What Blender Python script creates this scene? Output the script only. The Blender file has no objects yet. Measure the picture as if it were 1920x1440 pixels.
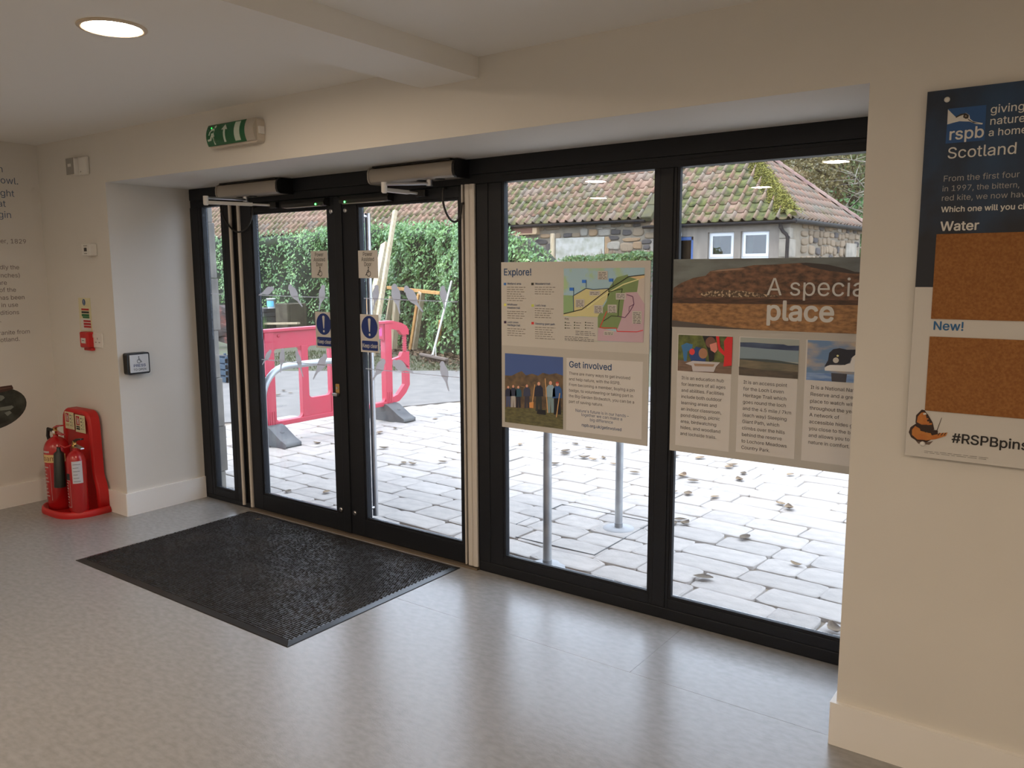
import bpy, math, random
import numpy as np
from mathutils import Vector, Matrix
from mathutils.geometry import delaunay_2d_cdt
random.seed(7)
SC = bpy.context.scene
COL = SC.collection
PI = math.pi

# ------------------------------------------------------------------ camera
CAM = Vector((5.7102, -3.6714, 1.7725))
RT = Vector((0.80861457, 0.58832513, -0.00400236))
UP = Vector((-0.07731196, 0.11299917, 0.99058268))
FW = Vector((-0.58323695, 0.80069016, -0.13685735))
FPX = 1525.5872
cd = bpy.data.cameras.new('camera')
cam = bpy.data.objects.new('camera', cd)
COL.objects.link(cam)
cd.sensor_width = 36.0
cd.lens = FPX / 1920 * 36
cd.clip_start = 0.05
cd.clip_end = 300
m = Matrix((RT, UP, -FW)).transposed().to_4x4()
m.translation = CAM
cam.matrix_world = m
SC.camera = cam

def BP(u, v, ax, val):
    """the point where the sight line of a photo pixel meets the plane axis=val"""
    d = FW + RT * ((u - 960) / FPX) - UP * ((v - 720) / FPX)
    t = (val - CAM[ax]) / d[ax]
    return CAM + d * t

def BPL(u, v, p, q):
    """same, for the upright plane through plan points p and q"""
    d = FW + RT * ((u - 960) / FPX) - UP * ((v - 720) / FPX)
    nx, ny = q[1] - p[1], -(q[0] - p[0])
    t = ((p[0] - CAM.x) * nx + (p[1] - CAM.y) * ny) / (d.x * nx + d.y * ny)
    return CAM + d * t

# ------------------------------------------------------------------ light and exposure
SC.view_settings.view_transform = 'Standard'
SC.view_settings.look = 'None'
SC.view_settings.gamma = 1.0
SC.view_settings.use_curve_mapping = False
SC.view_settings.exposure = 0.0
SKY_STRENGTH = 5.6
SUN_STRENGTH = 2.4
LAMP_STRENGTH = 188.0
LAMP_COLOR = (1.0, 0.785, 0.575)
w = bpy.data.worlds.new('overcast_sky')
SC.world = w
w.use_nodes = True
nt = w.node_tree
nt.nodes.clear()
wo = nt.nodes.new('ShaderNodeOutputWorld')
bg = nt.nodes.new('ShaderNodeBackground')
tc = nt.nodes.new('ShaderNodeTexCoord')
sx = nt.nodes.new('ShaderNodeSeparateXYZ')
rp = nt.nodes.new('ShaderNodeValToRGB')
rp.color_ramp.elements[0].position = 0.0
rp.color_ramp.elements[0].color = (0.53, 0.65, 0.80, 1)
rp.color_ramp.elements[1].position = 1.0
rp.color_ramp.elements[1].color = (0.76, 0.90, 1.06, 1)
nt.links.new(tc.outputs['Generated'], sx.inputs[0])
nt.links.new(sx.outputs['Z'], rp.inputs[0])
nt.links.new(rp.outputs[0], bg.inputs['Color'])
bg.inputs['Strength'].default_value = SKY_STRENGTH
nt.links.new(bg.outputs[0], wo.inputs[0])
sl = bpy.data.lights.new('sun', 'SUN')
sl.energy = SUN_STRENGTH
sl.angle = math.radians(14)
sl.color = (1.0, 0.95, 0.86)
so = bpy.data.objects.new('sun', sl)
COL.objects.link(so)
so.rotation_euler = Vector((0.30, 0.45, -0.85)).to_track_quat('-Z', 'Y').to_euler()
SC.cycles.max_bounces = 10
SC.cycles.diffuse_bounces = 5
SC.cycles.glossy_bounces = 4
SC.cycles.transparent_max_bounces = 24
SC.cycles.sample_clamp_indirect = 8
SC.cycles.use_denoising = True
SC.cycles.caustics_reflective = False
SC.cycles.caustics_refractive = False

# ------------------------------------------------------------------ materials
def lin(c):
    c = c / 255.0
    return c / 12.92 if c <= 0.04045 else ((c + 0.055) / 1.055) ** 2.4

def srgb(r, g, b, k=1.0):
    return tuple(min(0.95, lin(x) * k) for x in (r, g, b))

def pc(r, g, b):
    """print colour: the photograph's value with the dim warm room light taken out"""
    return tuple(min(0.85, max(0.004, lin(v) * k)) for v, k in zip((r, g, b), (2.1, 2.35, 2.8)))

MATS = {}
def mat(name, col, rough=0.6, metal=0.0, col2=None, scale=8.0, stretch=(1, 1, 1), lo=0.35, hi=0.65,
        bump=0.0, bscale=None, detail=4, rnd=0.0, spec=0.5, coat=0.0, coords='Object', bdist=0.01, trans=0.0):
    if name in MATS:
        return MATS[name]
    M = bpy.data.materials.new(name)
    M.use_nodes = True
    t = M.node_tree
    P = t.nodes['Principled BSDF']
    P.inputs['Roughness'].default_value = rough
    P.inputs['Metallic'].default_value = metal
    P.inputs['Specular IOR Level'].default_value = spec
    if coat:
        P.inputs['Coat Weight'].default_value = coat
        P.inputs['Coat Roughness'].default_value = 0.25
    P.inputs['Base Color'].default_value = (*col, 1)
    out = None
    co = t.nodes.new('ShaderNodeTexCoord')
    mp = t.nodes.new('ShaderNodeMapping')
    mp.inputs['Scale'].default_value = stretch
    t.links.new(co.outputs[coords], mp.inputs[0])
    if col2 is not None:
        n = t.nodes.new('ShaderNodeTexNoise')
        n.inputs['Scale'].default_value = scale
        n.inputs['Detail'].default_value = detail
        t.links.new(mp.outputs[0], n.inputs[0])
        r = t.nodes.new('ShaderNodeValToRGB')
        r.color_ramp.elements[0].position = lo
        r.color_ramp.elements[0].color = (*col, 1)
        r.color_ramp.elements[1].position = hi
        r.color_ramp.elements[1].color = (*col2, 1)
        t.links.new(n.outputs['Fac'], r.inputs[0])
        out = r.outputs[0]
    if rnd:
        oi = t.nodes.new('ShaderNodeObjectInfo')
        mr = t.nodes.new('ShaderNodeMapRange')
        mr.inputs['To Min'].default_value = 1 - rnd
        mr.inputs['To Max'].default_value = 1 + rnd * 0.6
        t.links.new(oi.outputs['Random'], mr.inputs[0])
        hs = t.nodes.new('ShaderNodeHueSaturation')
        t.links.new(mr.outputs[0], hs.inputs['Value'])
        if out is not None:
            t.links.new(out, hs.inputs['Color'])
        else:
            hs.inputs['Color'].default_value = (*col, 1)
        out = hs.outputs[0]
    if out is not None:
        t.links.new(out, P.inputs['Base Color'])
    if bump:
        n2 = t.nodes.new('ShaderNodeTexNoise')
        n2.inputs['Scale'].default_value = bscale or scale
        n2.inputs['Detail'].default_value = 5
        t.links.new(mp.outputs[0], n2.inputs[0])
        b = t.nodes.new('ShaderNodeBump')
        b.inputs['Strength'].default_value = bump
        b.inputs['Distance'].default_value = bdist
        t.links.new(n2.outputs['Fac'], b.inputs['Height'])
        t.links.new(b.outputs[0], P.inputs['Normal'])
    if trans:
        o = [x for x in t.nodes if x.type == 'OUTPUT_MATERIAL'][0]
        tr = t.nodes.new('ShaderNodeBsdfTranslucent')
        if out is not None:
            t.links.new(out, tr.inputs[0])
        else:
            tr.inputs[0].default_value = (*col, 1)
        mx = t.nodes.new('ShaderNodeMixShader')
        mx.inputs[0].default_value = trans
        t.links.new(P.outputs[0], mx.inputs[1])
        t.links.new(tr.outputs[0], mx.inputs[2])
        t.links.new(mx.outputs[0], o.inputs[0])
    MATS[name] = M
    return M

def glow(name, col, strength):
    if name in MATS:
        return MATS[name]
    M = bpy.data.materials.new(name)
    M.use_nodes = True
    t = M.node_tree
    t.nodes.clear()
    o = t.nodes.new('ShaderNodeOutputMaterial')
    e = t.nodes.new('ShaderNodeEmission')
    e.inputs[0].default_value = (*col, 1)
    e.inputs[1].default_value = strength
    t.links.new(e.outputs[0], o.inputs[0])
    MATS[name] = M
    return M

def glass(name, tint=(0.96, 0.98, 0.97), base=0.04, dark=False):
    if name in MATS:
        return MATS[name]
    M = bpy.data.materials.new(name)
    M.use_nodes = True
    t = M.node_tree
    t.nodes.clear()
    o = t.nodes.new('ShaderNodeOutputMaterial')
    tr = t.nodes.new('ShaderNodeBsdfTransparent')
    tr.inputs[0].default_value = (*tint, 1)
    g = t.nodes.new('ShaderNodeBsdfGlossy')
    g.inputs['Roughness'].default_value = 0.0
    lw = t.nodes.new('ShaderNodeLayerWeight')
    lw.inputs[0].default_value = 0.5
    p = t.nodes.new('ShaderNodeMath'); p.operation = 'POWER'
    p.inputs[1].default_value = 5.0
    a = t.nodes.new('ShaderNodeMath'); a.operation = 'MULTIPLY_ADD'
    a.inputs[1].default_value = 1 - base
    a.inputs[2].default_value = base
    mx = t.nodes.new('ShaderNodeMixShader')
    t.links.new(lw.outputs['Facing'], p.inputs[0])
    t.links.new(p.outputs[0], a.inputs[0])
    t.links.new(a.outputs[0], mx.inputs[0])
    t.links.new(tr.outputs[0], mx.inputs[1])
    t.links.new(g.outputs[0], mx.inputs[2])
    t.links.new(mx.outputs[0], o.inputs[0])
    MATS[name] = M
    return M

PAINT = mat('wall_paint', (0.66, 0.64, 0.60), 0.75, col2=(0.69, 0.67, 0.63), scale=1.5, bump=0.04, bscale=160)
CEILP = mat('ceiling_paint', (0.80, 0.79, 0.76), 0.85)
GLOSSW = mat('white_gloss_paint', (0.82, 0.81, 0.79), 0.35)
ALU = mat('anthracite_aluminium', (0.0115, 0.0135, 0.0185), 0.5, spec=0.28)
BLACKP = mat('black_plastic', (0.008, 0.008, 0.009), 0.4)
RUBBER = mat('black_rubber', (0.018, 0.018, 0.019), 0.55)
GASKET = mat('gasket', (0.004, 0.004, 0.004), 0.6)
STEEL = mat('brushed_steel', (0.55, 0.56, 0.58), 0.32, 1.0)
GALV = mat('galvanised_steel', (0.36, 0.38, 0.40), 0.42, 0.75, col2=(0.46, 0.485, 0.50), scale=9)
SATIN = mat('satin_silver', (0.42, 0.38, 0.33), 0.45, 0.35)
WHITEP = mat('white_plastic', (0.72, 0.71, 0.68), 0.4)
GREYP = mat('grey_plastic', (0.30, 0.29, 0.27), 0.5)
REDP = mat('red_plastic', (0.50, 0.012, 0.012), 0.42, bump=0.03, bscale=60)
REDPAINT = mat('red_enamel', (0.42, 0.010, 0.012), 0.22, coat=0.4)
BRASS = mat('brass', (0.65, 0.42, 0.16), 0.3, 1.0)
GUARD = mat('finger_guard_cream', (0.60, 0.56, 0.51), 0.5)
GLASS = glass('clear_glass', (0.985, 0.98, 0.985))
TIMBER = mat('raw_timber', srgb(184, 168, 140), 0.75, col2=srgb(160, 140, 110), scale=5, stretch=(6, 6, 0.6), bump=0.2, bscale=8, rnd=0.12)
TIMBERY = mat('orange_timber', srgb(190, 146, 85), 0.75, col2=srgb(164, 116, 64), scale=5, stretch=(5, 5, 0.8))
GREYWOOD = mat('weathered_wood', srgb(82, 78, 75), 0.85, col2=srgb(56, 54, 52), scale=6, stretch=(1, 6, 6))

# ------------------------------------------------------------------ mesh building
WL = {}      # world position of every built object's origin

class MB:
    def __init__(s):
        s.v = []; s.f = []; s.sm = []
    def add(s, vs, fs, smooth=False):
        o = len(s.v)
        s.v += [tuple(x) for x in vs]
        s.f += [tuple(i + o for i in f) for f in fs]
        s.sm += [smooth] * len(fs)
        return s
    def box(s, x0, x1, y0, y1, z0, z1):
        vs = [(x, y, z) for x in (x0, x1) for y in (y0, y1) for z in (z0, z1)]
        return s.add(vs, [(0, 1, 3, 2), (4, 6, 7, 5), (0, 4, 5, 1), (2, 3, 7, 6), (0, 2, 6, 4), (1, 5, 7, 3)])
    def bar(s, p, q, wdt, hgt, up=(0, 0, 1)):
        p = Vector(p); q = Vector(q); d = (q - p).normalized(); u = Vector(up)
        if abs(d.dot(u)) > 0.95: u = Vector((0, 1, 0))
        r = d.cross(u).normalized(); u = r.cross(d)
        vs = []
        for e in (p, q):
            for a, b in ((-1, -1), (1, -1), (1, 1), (-1, 1)):
                vs.append(e + r * (a * wdt / 2) + u * (b * hgt / 2))
        return s.add(vs, [(3, 2, 1, 0), (4, 5, 6, 7), (0, 1, 5, 4), (1, 2, 6, 5), (2, 3, 7, 6), (3, 0, 4, 7)])
    def prism(s, poly, axis, a, b, smooth=False):
        """poly: 2-D points in the two other axes (in axis order), extruded from a to b"""
        n = len(poly)
        def P(pt, t):
            return {0: (t, pt[0], pt[1]), 1: (pt[0], t, pt[1]), 2: (pt[0], pt[1], t)}[axis]
        vs = [P(p, a) for p in poly] + [P(p, b) for p in poly]
        s.add(vs, [tuple(range(n))[::-1], tuple(range(n, 2 * n))])
        s.add(vs, [(i, (i + 1) % n, n + (i + 1) % n, n + i) for i in range(n)], smooth)
        return s
    def tube(s, pts, r, n=10, caps=True):
        pts = [Vector(p) for p in pts]
        rr = r if isinstance(r, (list, tuple)) else [r] * len(pts)
        rings = []
        ref = None
        for i, p in enumerate(pts):
            d = (pts[min(i + 1, len(pts) - 1)] - pts[max(i - 1, 0)]).normalized()
            if ref is None:
                ref = Vector((0, 0, 1)) if abs(d.z) < 0.9 else Vector((1, 0, 0))
            a = d.cross(ref).normalized(); b = a.cross(d).normalized(); ref = b
            rings.append([p + (a * math.cos(2 * PI * k / n) + b * math.sin(2 * PI * k / n)) * rr[i] for k in range(n)])
        vs = [v for g in rings for v in g]
        fs = [(i * n + k, i * n + (k + 1) % n, (i + 1) * n + (k + 1) % n, (i + 1) * n + k) for i in range(len(pts) - 1) for k in range(n)]
        s.add(vs, fs, True)
        if caps:
            s.add(rings[0], [tuple(range(n))[::-1]]); s.add(rings[-1], [tuple(range(n))])
        return s
    def lathe(s, prof, c, n=24, axis=2, caps=True):
        """prof: (radius, height) pairs turned about an axis through c"""
        vs = []
        for r, h in prof:
            for k in range(n):
                a = 2 * PI * k / n
                x, y = r * math.cos(a), r * math.sin(a)
                vs.append({2: (c[0] + x, c[1] + y, c[2] + h), 1: (c[0] + x, c[1] + h, c[2] + y), 0: (c[0] + h, c[1] + x, c[2] + y)}[axis])
        fs = [(i * n + k, i * n + (k + 1) % n, (i + 1) * n + (k + 1) % n, (i + 1) * n + k) for i in range(len(prof) - 1) for k in range(n)]
        s.add(vs, fs, True)
        if not caps: return s
        if prof[0][0] > 1e-5: s.add(vs[:n], [tuple(range(n))[::-1]])
        if prof[-1][0] > 1e-5: s.add(vs[-n:], [tuple(range(n))])
        return s
    def flat(s, pts):
        return s.add(pts, [tuple(range(len(pts)))])
    def build(s, name, material, parent=None, bevel=0.0, seg=2):
        me = bpy.data.meshes.new(name)
        o = Vector((0, 0, 0))
        if parent is not None:
            o = WL[parent.name]
        vs = [(x - o.x, y - o.y, z - o.z) for x, y, z in s.v] if parent is not None else s.v
        me.from_pydata(vs, [], s.f)
        me.polygons.foreach_set('use_smooth', s.sm)
        me.materials.append(material)
        me.update()
        ob = bpy.data.objects.new(name, me)
        COL.objects.link(ob)
        ob.parent = parent
        WL[ob.name] = o.copy()
        if bevel:
            b = ob.modifiers.new('bevel', 'BEVEL')
            b.width = bevel; b.segments = seg; b.limit_method = 'ANGLE'
        return ob

def tag(o, label=None, cat=None, group=None, kind=None):
    if label: o['label'] = label
    if cat: o['category'] = cat
    if group: o['group'] = group
    if kind: o['kind'] = kind
    return o

def thing(name, loc, label, cat, group=None, kind=None):
    o = bpy.data.objects.new(name, None)
    COL.objects.link(o)
    o.location = loc
    o.empty_display_size = 0.1
    WL[o.name] = Vector(loc)
    return tag(o, label, cat, group, kind)

def rounded(x0, x1, z0, z1, r, n=4):
    p = []
    for cx, cz, a0 in ((x1 - r, z0 + r, -90), (x1 - r, z1 - r, 0), (x0 + r, z1 - r, 90), (x0 + r, z0 + r, 180)):
        for k in range(n + 1):
            a = math.radians(a0 + 90 * k / n)
            p.append((cx + r * math.cos(a), cz + r * math.sin(a)))
    return p

# --- flat print on upright planes.  A plane is ('y', value) seen from -y, or ('x', value) seen from +x.
class Plane:
    def __init__(s, axis, val):
        s.ax = 1 if axis == 'y' else 0
        s.val = val
    def px(s, u, v):
        p = BP(u, v, s.ax, s.val)
        return (p.x if s.ax == 1 else p.y, p.z)
    def P(s, a, z, lift=0.0):
        return (a, s.val - lift, z) if s.ax == 1 else (s.val + lift, a, z)

LIFT = 0.0004
def patch(parent, name, plane, pts, material, layer=1, px=True):
    q = [plane.px(*p) for p in pts] if px else pts
    # keep the face towards the viewer
    area = sum(q[i][0] * q[(i + 1) % len(q)][1] - q[(i + 1) % len(q)][0] * q[i][1] for i in range(len(q)))
    if area < 0: q = q[::-1]
    b = MB(); b.flat([plane.P(a, z, LIFT * layer) for a, z in q])
    return b.build(name, material, parent)

def patches(parent, name, plane, polys, material, layer=1, px=True):
    b = MB()
    for pts in polys:
        q = [plane.px(*p) for p in pts] if px else pts
        area = sum(q[i][0] * q[(i + 1) % len(q)][1] - q[(i + 1) % len(q)][0] * q[i][1] for i in range(len(q)))
        if area < 0: q = q[::-1]
        b.flat([plane.P(a, z, LIFT * layer) for a, z in q])
    return b.build(name, material, parent)

_fc = {}
try:      # the sans face that ships inside Blender itself; the built-in face otherwise
    import os
    FONT = bpy.data.fonts.load(os.path.join(bpy.utils.system_resource('DATAFILES', path='fonts'), 'Inter.woff2'))
except Exception:
    FONT = None
_cap = []
def fill_outline(co, edges):
    """triangles inside closed letter outlines, by the non-zero winding rule"""
    if not co: return [], []
    nx = {}
    for a, b_ in edges:      # each outline's points follow one another in index order
        if abs(a - b_) == 1: nx[min(a, b_)] = max(a, b_)
        else: nx[max(a, b_)] = min(a, b_)
    V, _, F, _, _, _ = delaunay_2d_cdt([Vector(c) * 100 for c in co], list(nx.items()), [], 0, 1e-5)
    P = np.array(co) * 100
    A = P[list(nx.keys())]; B = P[list(nx.values())]
    V = np.array([tuple(v) for v in V])
    T = np.array([tuple(f) for f in F])
    c = V[T].mean(1)
    cx, cy = c[:, 0:1], c[:, 1:2]
    up = (A[:, 1] <= cy) & (B[:, 1] > cy); dn = (A[:, 1] > cy) & (B[:, 1] <= cy)
    side = (B[:, 0] - A[:, 0]) * (cy - A[:, 1]) - (cx - A[:, 0]) * (B[:, 1] - A[:, 1])
    wind = (up & (side > 0)).sum(1) - (dn & (side < 0)).sum(1)
    return [tuple(v / 100) for v in V], [tuple(int(i) for i in t_) for t_ in T[wind != 0]]
def glyphs(s, weight=0.0, align='LEFT'):
    k = (s, weight)
    if k not in _fc:
        cu = bpy.data.curves.new('t', 'FONT')
        cu.body = s; cu.size = 1.0; cu.resolution_u = 3; cu.fill_mode = 'NONE'
        if FONT: cu.font = FONT
        ob = bpy.data.objects.new('t', cu)
        me = ob.to_mesh()
        if not _cap:
            _cap.append(1.0); _, _ = glyphs('E'); _cap[0] = 0.70 / max(v[1] for v in _fc[('E', 0.0)][0]); _fc.clear()
        vs, fs = fill_outline([(v.co.x, v.co.y) for v in me.vertices], [tuple(e.vertices) for e in me.edges])
        vs = [(x * _cap[0], y * _cap[0]) for x, y in vs]
        ob.to_mesh_clear()
        bpy.data.objects.remove(ob); bpy.data.curves.remove(cu)
        _fc[k] = (vs, fs)
    return _fc[k]

def put_text(b, plane, s, a, z, size, xs=1.0, layer=3, weight=0.0, align='LEFT'):
    vs, fs = glyphs(s)
    if not vs: return
    wd = max(v[0] for v in vs) * size * xs
    off = {'LEFT': 0, 'CENTER': -wd / 2, 'RIGHT': -wd}[align]
    for k in range(6 if weight > 0 else 1):     # heavier faces: the outline struck six times round a small circle
        dx, dz = (weight * 1.3 * size * math.cos(k * PI / 3), weight * 1.3 * size * math.sin(k * PI / 3)) if weight > 0 else (0, 0)
        b.add([plane.P(a + off + x * size * xs + dx, z + y * size + dz, LIFT * layer + k * 1e-6) for x, y in vs], fs)

def textw(s, weight=0.0):
    vs, _ = glyphs(s)
    return max(v[0] for v in vs) - min(v[0] for v in vs)

def line_px(parent, plane, s, left, right, size, material, layer=3, weight=0.0, name='lettering'):
    """one line of writing from a baseline start pixel to an end pixel; size = em height in metres"""
    a0, z0 = plane.px(*left); a1, z1 = plane.px(*right)
    b = MB()
    put_text(b, plane, s, a0, z0, (a1 - a0) / textw(s, weight), 1.0, layer, weight)
    return b.build(name, material, parent)

def block_px(parent, plane, lines, first, last, wide, right_u, material, layer=3, weight=0.0, k=0.78, align='LEFT', name='lettering'):
    a0, z0 = plane.px(*first); a1, z1 = plane.px(*last)
    n = len(lines)
    step = (z0 - z1) / max(1, n - 1)
    size = step * k
    ar, _ = plane.px(right_u, first[1] + (last[1] - first[1]) * wide / max(1, n - 1))
    size = (ar - (a0 + a1) / 2) / textw(lines[wide], weight)
    xs = 1.0
    for i, s in enumerate(lines):
        b = MB(); put_text(b, plane, s, (a0 + a1) / 2, z0 - step * i, size, xs, layer, weight, align)
        b.build(name, material, parent)

def wheelchair(plane, a, z, h):
    """the access symbol as flat strips, h tall, centred on a, base at z"""
    polys = []
    def strip(p, q, wd):
        dx, dz = q[0] - p[0], q[1] - p[1]; L = math.hypot(dx, dz)
        nx, nz = -dz / L * wd / 2, dx / L * wd / 2
        polys.append([(a + h * x, z + h * y) for x, y in ((p[0] + nx, p[1] + nz), (q[0] + nx, q[1] + nz), (q[0] - nx, q[1] - nz), (p[0] - nx, p[1] - nz))])
    c = (-0.02, 0.30)
    N = 22
    for k in range(N):
        t0 = math.radians(100 + 270 * k / N); t1 = math.radians(100 + 270 * (k + 1) / N)
        r0, r1 = 0.30, 0.23
        polys.append([(a + h * (c[0] + r * math.cos(t)), z + h * (c[1] + r * math.sin(t))) for r, t in ((r0, t0), (r0, t1), (r1, t1), (r1, t0))])
    strip((0.0, 0.82), (0.02, 0.42), 0.10)
    strip((0.0, 0.46), (0.24, 0.46), 0.09)
    strip((0.0, 0.62), (0.20, 0.62), 0.07)
    strip((0.22, 0.48), (0.36, 0.14), 0.09)
    strip((0.34, 0.16), (0.46, 0.20), 0.08)
    polys.append([(a + h * (0.0 + 0.085 * math.cos(2 * PI * k / 12)), z + h * (0.93 + 0.085 * math.sin(2 * PI * k / 12))) for k in range(12)])
    return polys

INK_D = mat('ink_dark', (0.035, 0.035, 0.05), 0.5)
INK_K = mat('ink_black', (0.012, 0.012, 0.014), 0.5)
INK_B = mat('ink_blue', (0.015, 0.07, 0.20), 0.5)
INK_W = mat('ink_white', (0.66, 0.65, 0.62), 0.5)

# ================================================================== SETTING
D = 0.6389       # depth of the reveal: the room face of the front wall is y = -D
HT = 2.40        # head of the opening
HC = 2.7378      # ceiling
XL = -0.9751     # left wall
XR = 5.005       # right edge of the opening
YB, XE = -7.4, 8.4

b = MB(); b.box(XL - 0.2, XE + 0.2, YB - 0.2, 0.13, -0.2, -0.012)
floor = tag(b.build('floor', mat('screed', (0.2, 0.2, 0.2), 0.9)), 'pale grey mottled vinyl floor of the entrance hall', kind='structure')
FLOORM = mat('grey_vinyl', (0.262, 0.258, 0.256), 0.27, col2=(0.325, 0.32, 0.316), scale=22, stretch=(1.0, 1.9, 1), lo=0.3, hi=0.7, detail=10, bump=0.05, bscale=90, spec=0.55)
g = 0.0006
for x0, x1, y0, y1 in ((XL, XE, YB, -0.602), (0.0, 4.118 - g, -0.602 + g, 0.0), (4.118, XR, -0.602 + g, 0.0)):
    MB().box(x0, x1, y0, y1, -0.012, 0.0).build('vinyl_sheet', FLOORM, floor, bevel=0.0008, seg=1)

b = MB(); b.box(XL - 0.2, XE + 0.2, YB - 0.2, 0.175, HC, HC + 0.25)
ceiling = tag(b.build('ceiling', CEILP), 'plain matt white ceiling with recessed round lights', kind='structure')

b = MB()
b.box(XL - 0.2, 0.0, -D, 0.175, -0.2, HC)
b.box(XR, XE + 0.2, -D, 0.175, -0.2, HC)
b.box(0.0, XR, -D, 0.175, HT, HC)
wall_front = tag(b.build('wall_front', PAINT), 'cream front wall with a deep opening round the glazed screen', kind='structure')
MB().box(XL - 0.2, XL, YB, -D, -0.2, HC).build('wall_left', PAINT)
tag(bpy.data.objects['wall_left'], 'cream side wall with printed story text', kind='structure')
tag(MB().box(XL - 0.2, XE + 0.2, YB - 0.2, YB, -0.2, HC).build('wall_back', PAINT), 'cream wall behind the camera', kind='structure')
tag(MB().box(XE, XE + 0.2, YB, -D, -0.2, HC).build('wall_right', PAINT), 'cream wall right of the camera', kind='structure')
tag(MB().box(2.972, 3.32, YB, -D, 2.645, HC).build('beam', CEILP), 'white boxed ceiling beam running back from the front wall', kind='structure')

def skirting(name, poly, label):
    return tag(MB().prism(poly, 2, 0.0, 0.168).build(name, GLOSSW, bevel=0.006), label, kind='structure')
sk = 0.02
skirting('baseboard_left', [(XL, YB), (XL + sk, YB), (XL + sk, -D - sk), (XL, -D - sk)], 'white skirting board along the left wall')
skirting('baseboard_front', [(XL, -D - sk), (0.0 + sk, -D - sk), (sk, 0.0), (0.0, 0.0), (0.0, -D), (XL, -D)], 'white skirting board turning into the left reveal')
skirting('baseboard_right', [(XR - sk, -D - sk), (XE, -D - sk), (XE, -D), (XR, -D), (XR, 0.0), (XR - sk, 0.0)], 'white skirting board below the noticeboard')

# our building's outer stone jamb, seen through the narrow side light
STONEJ = mat('ashlar_stone', srgb(122, 118, 112), 0.9, col2=srgb(148, 143, 134), scale=5, bump=0.3, bscale=14, rnd=0.15)
jz = [-0.02, 0.18, 0.55, 0.94, 1.32, 1.73, 2.16, 2.55]
for i in range(len(jz) - 1):
    dx = 0.004 * ((i * 7) % 3 - 1)
    MB().box(-0.45, 0.032 + dx, 0.08, 0.185 + 0.01 * ((i * 5) % 3 - 1), jz[i] + 0.0015, jz[i + 1] - 0.0015).build('stone_block', STONEJ, wall_front, bevel=0.005)

# ------------------------------------------------------------------ glazed screen
FY0, FY1 = 0.0, 0.075
scr = thing('trim_1', (0, 0, 0), 'dark grey aluminium framework holding doors and windows', None, kind='structure')
MB().box(0.0, XR, FY0, FY1, 2.315, HT).build('head_rail', ALU, scr, bevel=0.004)
MB().box(0.0, XR, FY0 + 0.006, FY1, 2.262, 2.315).build('head_rail', ALU, scr, bevel=0.003)
MB().box(0.0, 0.602, FY0, FY1, 0.0, 0.035).build('sill_rail', ALU, scr, bevel=0.004)
MB().box(2.79, XR, FY0, FY1, 0.0, 0.06).build('sill_rail', ALU, scr, bevel=0.004)
MB().box(0.0, 0.10, FY0, FY1, 0.035, 2.262).build('jamb', ALU, scr, bevel=0.004)
MB().box(0.425, 0.525, FY0 + 0.004, FY1, 0.035, 2.262).build('mullion', ALU, scr, bevel=0.004)
MB().box(2.79, 2.872, FY0, FY1, 0.06, 2.262).build('mullion', ALU, scr, bevel=0.004)
MB().box(3.925, 3.995, FY0, FY1, 0.06, 2.262).build('mullion', ALU, scr, bevel=0.004)
MB().box(0.60, 2.79, -0.025, FY1, -0.004, 0.012).build('threshold', mat('threshold_metal', (0.25, 0.2, 0.15), 0.5, 0.6), scr)

def fixed_light(name, x0, x1, gx0, gx1, gz0, gz1, z0, label):
    t = thing(name, (x0, 0.0, z0), label, None, kind='structure')
    b = MB(); y0, y1 = 0.004, 0.068
    b.box(x0, gx0 - 0.015, y0, y1, z0, 2.262); b.box(gx1 + 0.015, x1, y0, y1, z0, 2.262)
    b.box(gx0 - 0.015, gx1 + 0.015, y0, y1, z0, gz0 - 0.015); b.box(gx0 - 0.015, gx1 + 0.015, y0, y1, gz1 + 0.015, 2.30)
    b.build('sash_frame', ALU, t, bevel=0.003)
    b = MB(); bw = 0.015
    b.box(gx0 - bw, gx0, 0.008, 0.03, gz0 - bw, gz1 + bw); b.box(gx1, gx1 + bw, 0.008, 0.03, gz0 - bw, gz1 + bw)
    b.box(gx0, gx1, 0.008, 0.03, gz0 - bw, gz0); b.box(gx0, gx1, 0.008, 0.03, gz1, gz1 + bw)
    b.build('glazing_bead', ALU, t, bevel=0.002)
    MB().box(gx0 - 0.01, gx1 + 0.01, 0.030, 0.036, gz0 - 0.01, gz1 + 0.01).build('pane', GLASS, t)
    MB().box(gx0 - 0.01, gx1 + 0.01, 0.052, 0.058, gz0 - 0.01, gz1 + 0.01).build('pane', GLASS, t)
    return t
fixed_light('window_1', 0.10, 0.425, 0.144, 0.375, 0.103, 2.275, 0.035, 'narrow fixed side light at the left of the doors')
fixed_light('window_2', 2.872, 3.925, 2.98, 3.89, 0.127, 2.276, 0.06, 'fixed window with the trail map board across it')
fixed_light('window_3', 3.995, XR, 4.026, 4.93, 0.127, 2.276, 0.06, 'fixed window with the special place board across it')

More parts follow.
